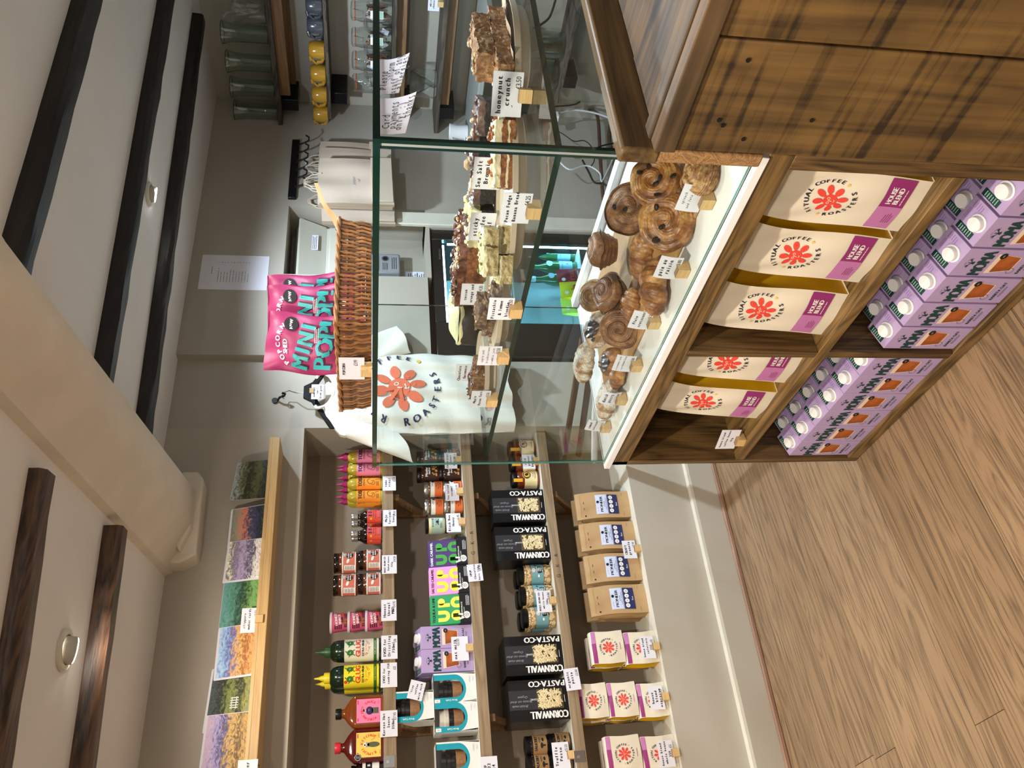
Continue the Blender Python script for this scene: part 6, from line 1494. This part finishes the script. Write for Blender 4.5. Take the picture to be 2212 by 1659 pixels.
def water():
    t = empty('water_bottle'); MB().lathe([(.032, 0), (.034, .006), (.034, .13), (.026, .165), (.014, .200), (.0135, .235)], GBOT, 22).build('bottle_body', t); MB().lathe([(.015, .228), (.016, .230), (.016, .250), (.0001, .251)], mat('pale_cap', (196, 226, 232), .4), 16).build('cap', t)
    P = Print(); P.rect(0, .062, .13, .070, mat('water_label', (150, 196, 220), .5), 0, 14); P.text('PELLEGRINO', 0, .082, .010, NAVY, 2, wfit=.056); P.circ(0, .055, .006, REDP, 2, 5); P.circ(0, .150, .017, _M['water_label'], 3, 14); lab_cyl(t, P, .034); return t
P_w = Proto(water, 'bottle')
for i, (px, py, w) in enumerate(((1200, 552, 'green mineral water bottle in the fridge, right one'), (1200, 578, 'green mineral water bottle in the fridge, beside the red fruit packs'), (1200, 604, 'green mineral water bottle in the fridge, behind the yellow pack'))):
    p = onY(px, py, 3.23); P_w.put((p.x, 3.23, .4355), 0, w, 'green mineral water bottles')
def fpack(c1, c2, word):
    def fn():
        P = Print(); P.text(word, 0, .060, .050, mat('pack_print_%d' % c2[0], c2, .5), 1, bold=True); P.text('organic', .010, .025, .016, WHC, 1, bold=True); P.circ(-.02, .10, .010, WHC, 1)
        return pouch('fruit_pack', .10, .13, .03, mat('pack_%d' % c1[0], c1, .4), mat('pack_%d' % c1[0], c1, .4), P, .2, 4, wr=.002)
    return fn
for fn, px, py, Y, z, w in ((fpack((140, 24, 50), (200, 70, 70), 'fruit'), 1225, 600, 3.165, .4355, 'dark red organic fruit pack in the fridge'), (fpack((236, 214, 36), (190, 50, 60), 'pip'), 1230, 628, 3.145, .4355, 'yellow organic juice pack in the fridge'), (fpack((206, 222, 90), (120, 150, 60), 'pip'), 1232, 662, 3.17, .4355, 'pale green juice pack in the fridge')):
    p = onY(px, py, Y); Proto(fn, 'juice pack').put((p.x, Y, z), 0, w, 'organic juice packs')

# ---------------------------------------------------------------- shelves on the right-hand wall
XS = 3.68
def wshelf(z, y0, y1, th, label, batten=True, xs=XS):
    t = tag(empty('wall_shelf', (0, 0, 0)), label, 'shelf'); rn = random.Random(int(z*100)); b = MB(); n = 40
    v = []; 
    for i in range(n+1):
        y = y0+(y1-y0)*i/n; j = rn.uniform(-.004, .004); v += [(xs+j, y, z-th), (xs+j*.5, y, z), (XB-.001, y, z), (XB-.001, y, z-th)]
    f = [(i*4+k, i*4+(k+1) % 4, (i+1)*4+(k+1) % 4, (i+1)*4+k) for i in range(n) for k in range(4)]+[(3, 2, 1, 0), tuple(n*4+k for k in range(4))]
    b.add(v, f, DRIFT, True); b.build('board', t)
    if batten: MB().box((xs+.045, y0, z-th-.05), (xs+.075, y1-.16, z-th), PINEM).build('batten', t); MB().box((XB-.03, y0, z-th-.07), (XB-.001, y1, z-th), PINEM).build('batten', t)
    MB().box((xs+.05, y1-.13, z-th-.085), (XB-.001, y1-.06, z-th), BLACK).build('bracket_end', t, bevel=.003)
ya_, yb_ = 1.7, 3.085
wshelf(2.000, ya_, yb_, .022, 'highest dark board shelf on the right wall, carrying glass vases')
wshelf(1.735, ya_, yb_-.06, .016, 'dark board shelf on the right wall carrying yellow and grey-blue mugs', False)
wshelf(1.405, ya_, yb_-.02, .020, 'dark board shelf on the right wall carrying clip-top tea jars')
wshelf(1.165, ya_, yb_, .022, 'dark board shelf on the right wall seen through the glass case')
wshelf(.520, 2.0, yb_-.25, .020, 'low board shelf on the right wall with stacked glass jars', False)
def vase():
    t = empty('glass_vase'); MB().lathe([(.0001, .004), (.040, .004), (.042, .006), (.043, .15), (.045, .185), (.056, .225), (.0545, .226), (.043, .186), (.041, .15), (.040, .010), (.0001, .010)], GLASSG, 28, caps=False).build('vase_body', t)
    MB().lathe([(.0555, .2255), (.0570, .2275), (.0555, .229)], EDGE, 28, caps=False).build('rim', t); MB().lathe([(.0001, 0), (.042, .0), (.043, .003), (.0001, .005)], mat('glass_base_green', (60, 84, 76), .1, coat=.7), 28, caps=False).build('base', t); return t
P_v = Proto(vase, 'vase')
for py, w in ((74, 'greenish glass vase, second from the clear jug'), (136, 'greenish glass vase, third from the right'), (190, 'greenish glass vase, second from the left'), (240, 'greenish glass vase, leftmost on the highest shelf')):
    p = onX(575, py, XS+.08); P_v.put((XS+.075, p.y, 2.001), 0, w, 'greenish glass vases')
t = tag(empty('glass_jug', (XS+.055, onX(570, 22, XS+.05).y, 2.001)), 'large clear glass jug with tap at the right edge of the highest shelf', 'jug')
MB().lathe([(.0001, .003), (.062, .003), (.066, .01), (.070, .14), (.066, .155), (.064, .154), (.067, .14), (.0001, .012)], GLASSC, 30, caps=False).build('jug_body', t); MB().tube([(0, .02, .155), (0, .03, .19), (-.01, .045, .205)], .006, mat('clear_knob', (150, 150, 146), .15, coat=.8), 8).build('spout', t)
MUGY = mat('yellow_glaze', (196, 148, 46), .18, coat=.8); MUGB = mat('blue_grey_glaze', (70, 76, 86), .25, coat=.8)
def mug(m):
    def fn():
        t = empty('mug'); MB().lathe([(.034, 0), (.041, .004), (.044, .03), (.043, .060), (.036, .076), (.030, .080), (.0001, .080)], m, 28).build('mug_body', t)
        MB().tube([(-.038, -.012, .008), (-.052, -.030, .02), (-.056, -.036, .045), (-.046, -.030, .072), (-.030, -.018, .078)], [.010, .010, .011, .010, .008], m, 10).build('handle', t)
        return t
    return fn
PY_, PB_ = Proto(mug(MUGY), 'mug'), Proto(mug(MUGB), 'mug')
for i, (py, pr_, w) in enumerate(((107, PY_, 'yellow mug next to the grey-blue mugs'), (157, PY_, 'yellow mug, second from the grey-blue ones'), (203, PY_, 'yellow mug, second from the left end'), (245, PY_, 'yellow mug at the left end of its shelf'), (53, PB_, 'grey-blue mug beside the yellow ones'), (9, PB_, 'grey-blue mug at the right edge of the picture'))):
    p = onX(688, py, XS+.05); pr_.put((XS+.05, p.y, 1.7355), -1.9, w, 'glazed mugs on the right wall shelf')
TEAB = mat('tea_bag_brown', (120, 86, 66), .7, var=.4, vs=60); WHITEB = mat('white_sweets', (190, 184, 172), .6)
def tjar(kind):
    def fn():
        t = empty('clip_top_jar'); r = .050
        MB().lathe([(.0001, .004), (r, .004), (r, .150), (r*.88, .170), (r*.88, .178), (r*.84, .178), (r*.95, .148), (r*.96, .010), (.0001, .010)], GLASSC, 28, caps=False).build('jar_body', t)
        MB().lathe([(r*.92, .182), (r*.92, .192), (r*.7, .200), (.0001, .202)], GLASSC, 28, caps=False).build('glass_lid', t); MB().lathe([(r*.90, .178), (r*.93, .180), (r*.90, .182)], mat('orange_seal', (180, 92, 40), .5), 28, caps=False).build('seal', t)
        MB().tube([(-.02, -r*.92, .186), (-.02, -r*1.12, .165), (-.015, -r*1.14, .14), (.015, -r*1.14, .14), (.02, -r*1.12, .165), (.02, -r*.92, .186)], .0018, STEEL, 6).build('wire_clip', t)
        q = MB(); rn = random.Random(kind)
        for i in range(46 if kind < 3 else 30):
            a = rn.uniform(0, 2*PI); R = rn.uniform(.2, .80)*r; X = Matrix.Translation((R*cos(a), R*sin(a), rn.uniform(.03, .11))) @ Matrix.Rotation(rn.uniform(0, 3), 4, 'Z') @ Matrix.Rotation(rn.uniform(-.6, .6), 4, 'Y')
            if kind < 3: q.box((-.012, -.001, -.018), (.012, .001, .018), TEAB if i % 3 else PAPER, xf=X)
            else: q.lathe([(.0001, -.010), (.012, 0), (.0001, .010)], WHITEB, 7, xf=X)
        q = q.build('contents', t); q['kind'] = 'stuff'
        if kind < 3:
            P = Print(); P.rect(.0, .075, .036, .062, WHT, 1, 4); P.text('teapigs.', .0, .092, .011, BLK, 2, wfit=.032, bold=True); P.rect(0, .058, .030, .024, PALEG, 2, 3)
            lab_cyl(t, P, r)
        return t
    return fn
for i, (py, k_, w) in enumerate(((25, 1, 'clip-top jar with white tea label at the right edge'), (82, 2, 'clip-top jar packed with brown tea bags, second from the right'), (132, 1, 'clip-top jar with tea label, third from the right'), (180, 4, 'clip-top jar with pale sweets, above the card payment notice'))):
    p = onX(780, py, XS+.055); Proto(tjar(k_), 'jar').put((XS+.06, p.y, 1.4055), -PI/2+.3, w, 'clip-top jars on the right wall')
# things on the shelf seen through the case
t = tag(empty('glass_jar', (XS+.07, onX(910, 180, XS+.07).y, 1.166)), 'wide clear glass jar seen through the case below the allergy notice', 'jar'); MB().lathe([(.0001, .003), (.07, .003), (.073, .01), (.073, .12), (.06, .14), (.058, .139), (.070, .118), (.0001, .010)], GLASSC, 28, caps=False).build('jar_body', t)
p = onX(925, 4, XS+.02); card((XS+.02, p.y, 1.166), RX, .090, .055, ['white', 'chocolate'], '', 'small white card on the shelf behind the case, at the top right corner', True)
# white jug hanging and the low glass jars
t = tag(empty('milk_jug', (3.62, 3.02, .985)), 'white enamel milk jug behind the case', 'jug'); MB().lathe([(.038, 0), (.042, .004), (.038, .06), (.046, .10), (.044, .10), (.0001, .02)], WHITEM, 26, caps=True).build('jug_body', t); MB().tube([(-.038, 0, .09), (-.075, 0, .088), (-.085, 0, .05), (-.07, 0, .02), (-.040, 0, .018)], .005, WHITEM, 8).build('handle', t)
t = tag(empty('wall_unit', (0, 0, 0)), 'pale worktop ledge behind the case carrying the white milk jug', 'ledge'); MB().box((3.45, 2.2, .955), (XB-.001, 3.085, .984), mat('ledge_grey', (150, 150, 146), .5)).build('ledge_board', t, bevel=.004)
def ljar():
    t = empty('storage_jar'); MB().lathe([(.0001, .004), (.066, .004), (.070, .02), (.070, .19), (.060, .215), (.058, .214), (.067, .188), (.067, .022), (.0001, .012)], GLASSG, 30, caps=False).build('jar_body', t); MB().lathe([(.064, .214), (.068, .218), (.064, .224)], EDGEL, 30, caps=False).build('rim', t); return t
P_l = Proto(ljar, 'jar')
for py, w in ((100, 'big greenish storage jar low behind the case, right one'), (165, 'big greenish storage jar low behind the case, middle one'), (222, 'big greenish storage jar low behind the case, left one')):
    p = onX(1200, py, 3.76); P_l.put((3.765, p.y, .5205), 0, w, 'big storage jars behind the case')

# ---------------------------------------------------------------- cables and pipes behind the counter
WCAB = mat('white_cable', (206, 208, 212), .4); CABB = mat('dark_cable', (26, 22, 22), .5); PIPE = mat('copper_brown_pipe', (84, 60, 48), .5)
def cable(pts, r, m, label, name='cable', Y=None, cat='cable'):
    P3 = [onY(x, y, Y) for x, y in pts]
    out = []
    for i in range(len(P3)-1):
        for k in range(6):
            a = P3[max(0, i-1)]; b_ = P3[i]; c = P3[i+1]; d = P3[min(len(P3)-1, i+2)]; s = k/6
            out.append(.5*((2*b_)+(-a+c)*s+(2*a-5*b_+4*c-d)*s*s+(-a+3*b_-3*c+d)*s**3))
    out.append(P3[-1]); return tag(MB().tube(out, r, m, 7).build(name), label, cat)
YC = 2.95
cable([(1206, 245), (1240, 238), (1280, 243), (1320, 256), (1345, 268)], .0055, WCAB, 'thick white cable arching from the plug to the counter', Y=YC)
cable([(1205, 345), (1222, 362), (1236, 366), (1262, 358), (1280, 362), (1296, 375), (1300, 392), (1316, 362), (1335, 318)], .0045, WCAB, 'white cable sagging below the case corner', Y=YC-.02)
cable([(1203, 282), (1220, 292), (1240, 305), (1262, 304), (1278, 318), (1284, 345), (1276, 360)], .003, CABB, 'thin dark cable curling below the white plug', Y=YC+.01)
cable([(1206, 312), (1218, 322), (1245, 318), (1275, 325), (1300, 315), (1328, 309)], .0045, CABB, 'black cable running level behind the case corner', Y=YC+.02)
cable([(1258, 346), (1272, 372), (1284, 394), (1305, 398), (1330, 418), (1345, 430)], .0055, CABB, 'black cable dropping to the back of the white slab', Y=YC)
cable([(1160, 232), (1200, 230), (1240, 226), (1262, 212), (1280, 196)], .004, CABB, 'black cable running under the storage jars', Y=YC+.03)
cable([(1200, 0), (1188, 35), (1170, 52), (1150, 62)], .006, CABB, 'black cable hanging at the top right behind the case', Y=2.3)
t = tag(empty('plug', onY(1202, 252, YC)), 'white mains plug with its cable behind the case', 'plug'); MB().box((-.022, -.02, -.012), (.022, .02, .016), WHITEM).build('plug_body', t, bevel=.004)
cable([(1270, 238), (1290, 250), (1296, 330), (1302, 420), (1310, 460)], .010, PIPE, 'brown pipe running down behind the case', name='pipe', Y=YC+.06, cat='pipe')
cable([(1320, 262), (1316, 300), (1326, 350), (1330, 420)], .012, PIPE, 'second brown pipe beside the counter end', name='pipe', Y=YC+.07, cat='pipe')
t = tag(empty('power_adapter', onY(1290, 215, YC+.05)), 'black power adapter block hanging behind the counter', 'adapter'); MB().box((-.03, -.02, -.06), (.03, .02, .04), BLACK).build('adapter_body', t, bevel=.006)
# pipes in the niche corner
def pipe3(pts, r, m, label): return tag(MB().tube(pts, r, m, 12).build('pipe'), label, 'pipe')
a = onX(1322, 992, 1.62); b2 = onY(1293, 1047, 3.16)
pipe3([(1.66, 2.30, .70), (1.655, 2.75, .62), (1.640, 3.12, .54)], .014, WHITEM, 'white waste pipe sloping from under the slab to the niche')
pipe3([(1.60, 2.2, .50), (1.625, 3.12, .44)], .010, STEEL, 'grey pipe running low beside the niche sill')
pipe3([(1.70, 2.30, .76), (1.70, 3.14, .66)], .013, PIPE, 'upper brown pipe entering the niche corner')
pipe3([(1.69, 2.30, .72), (1.68, 3.14, .60)], .013, PIPE, 'lower brown pipe entering the niche corner')
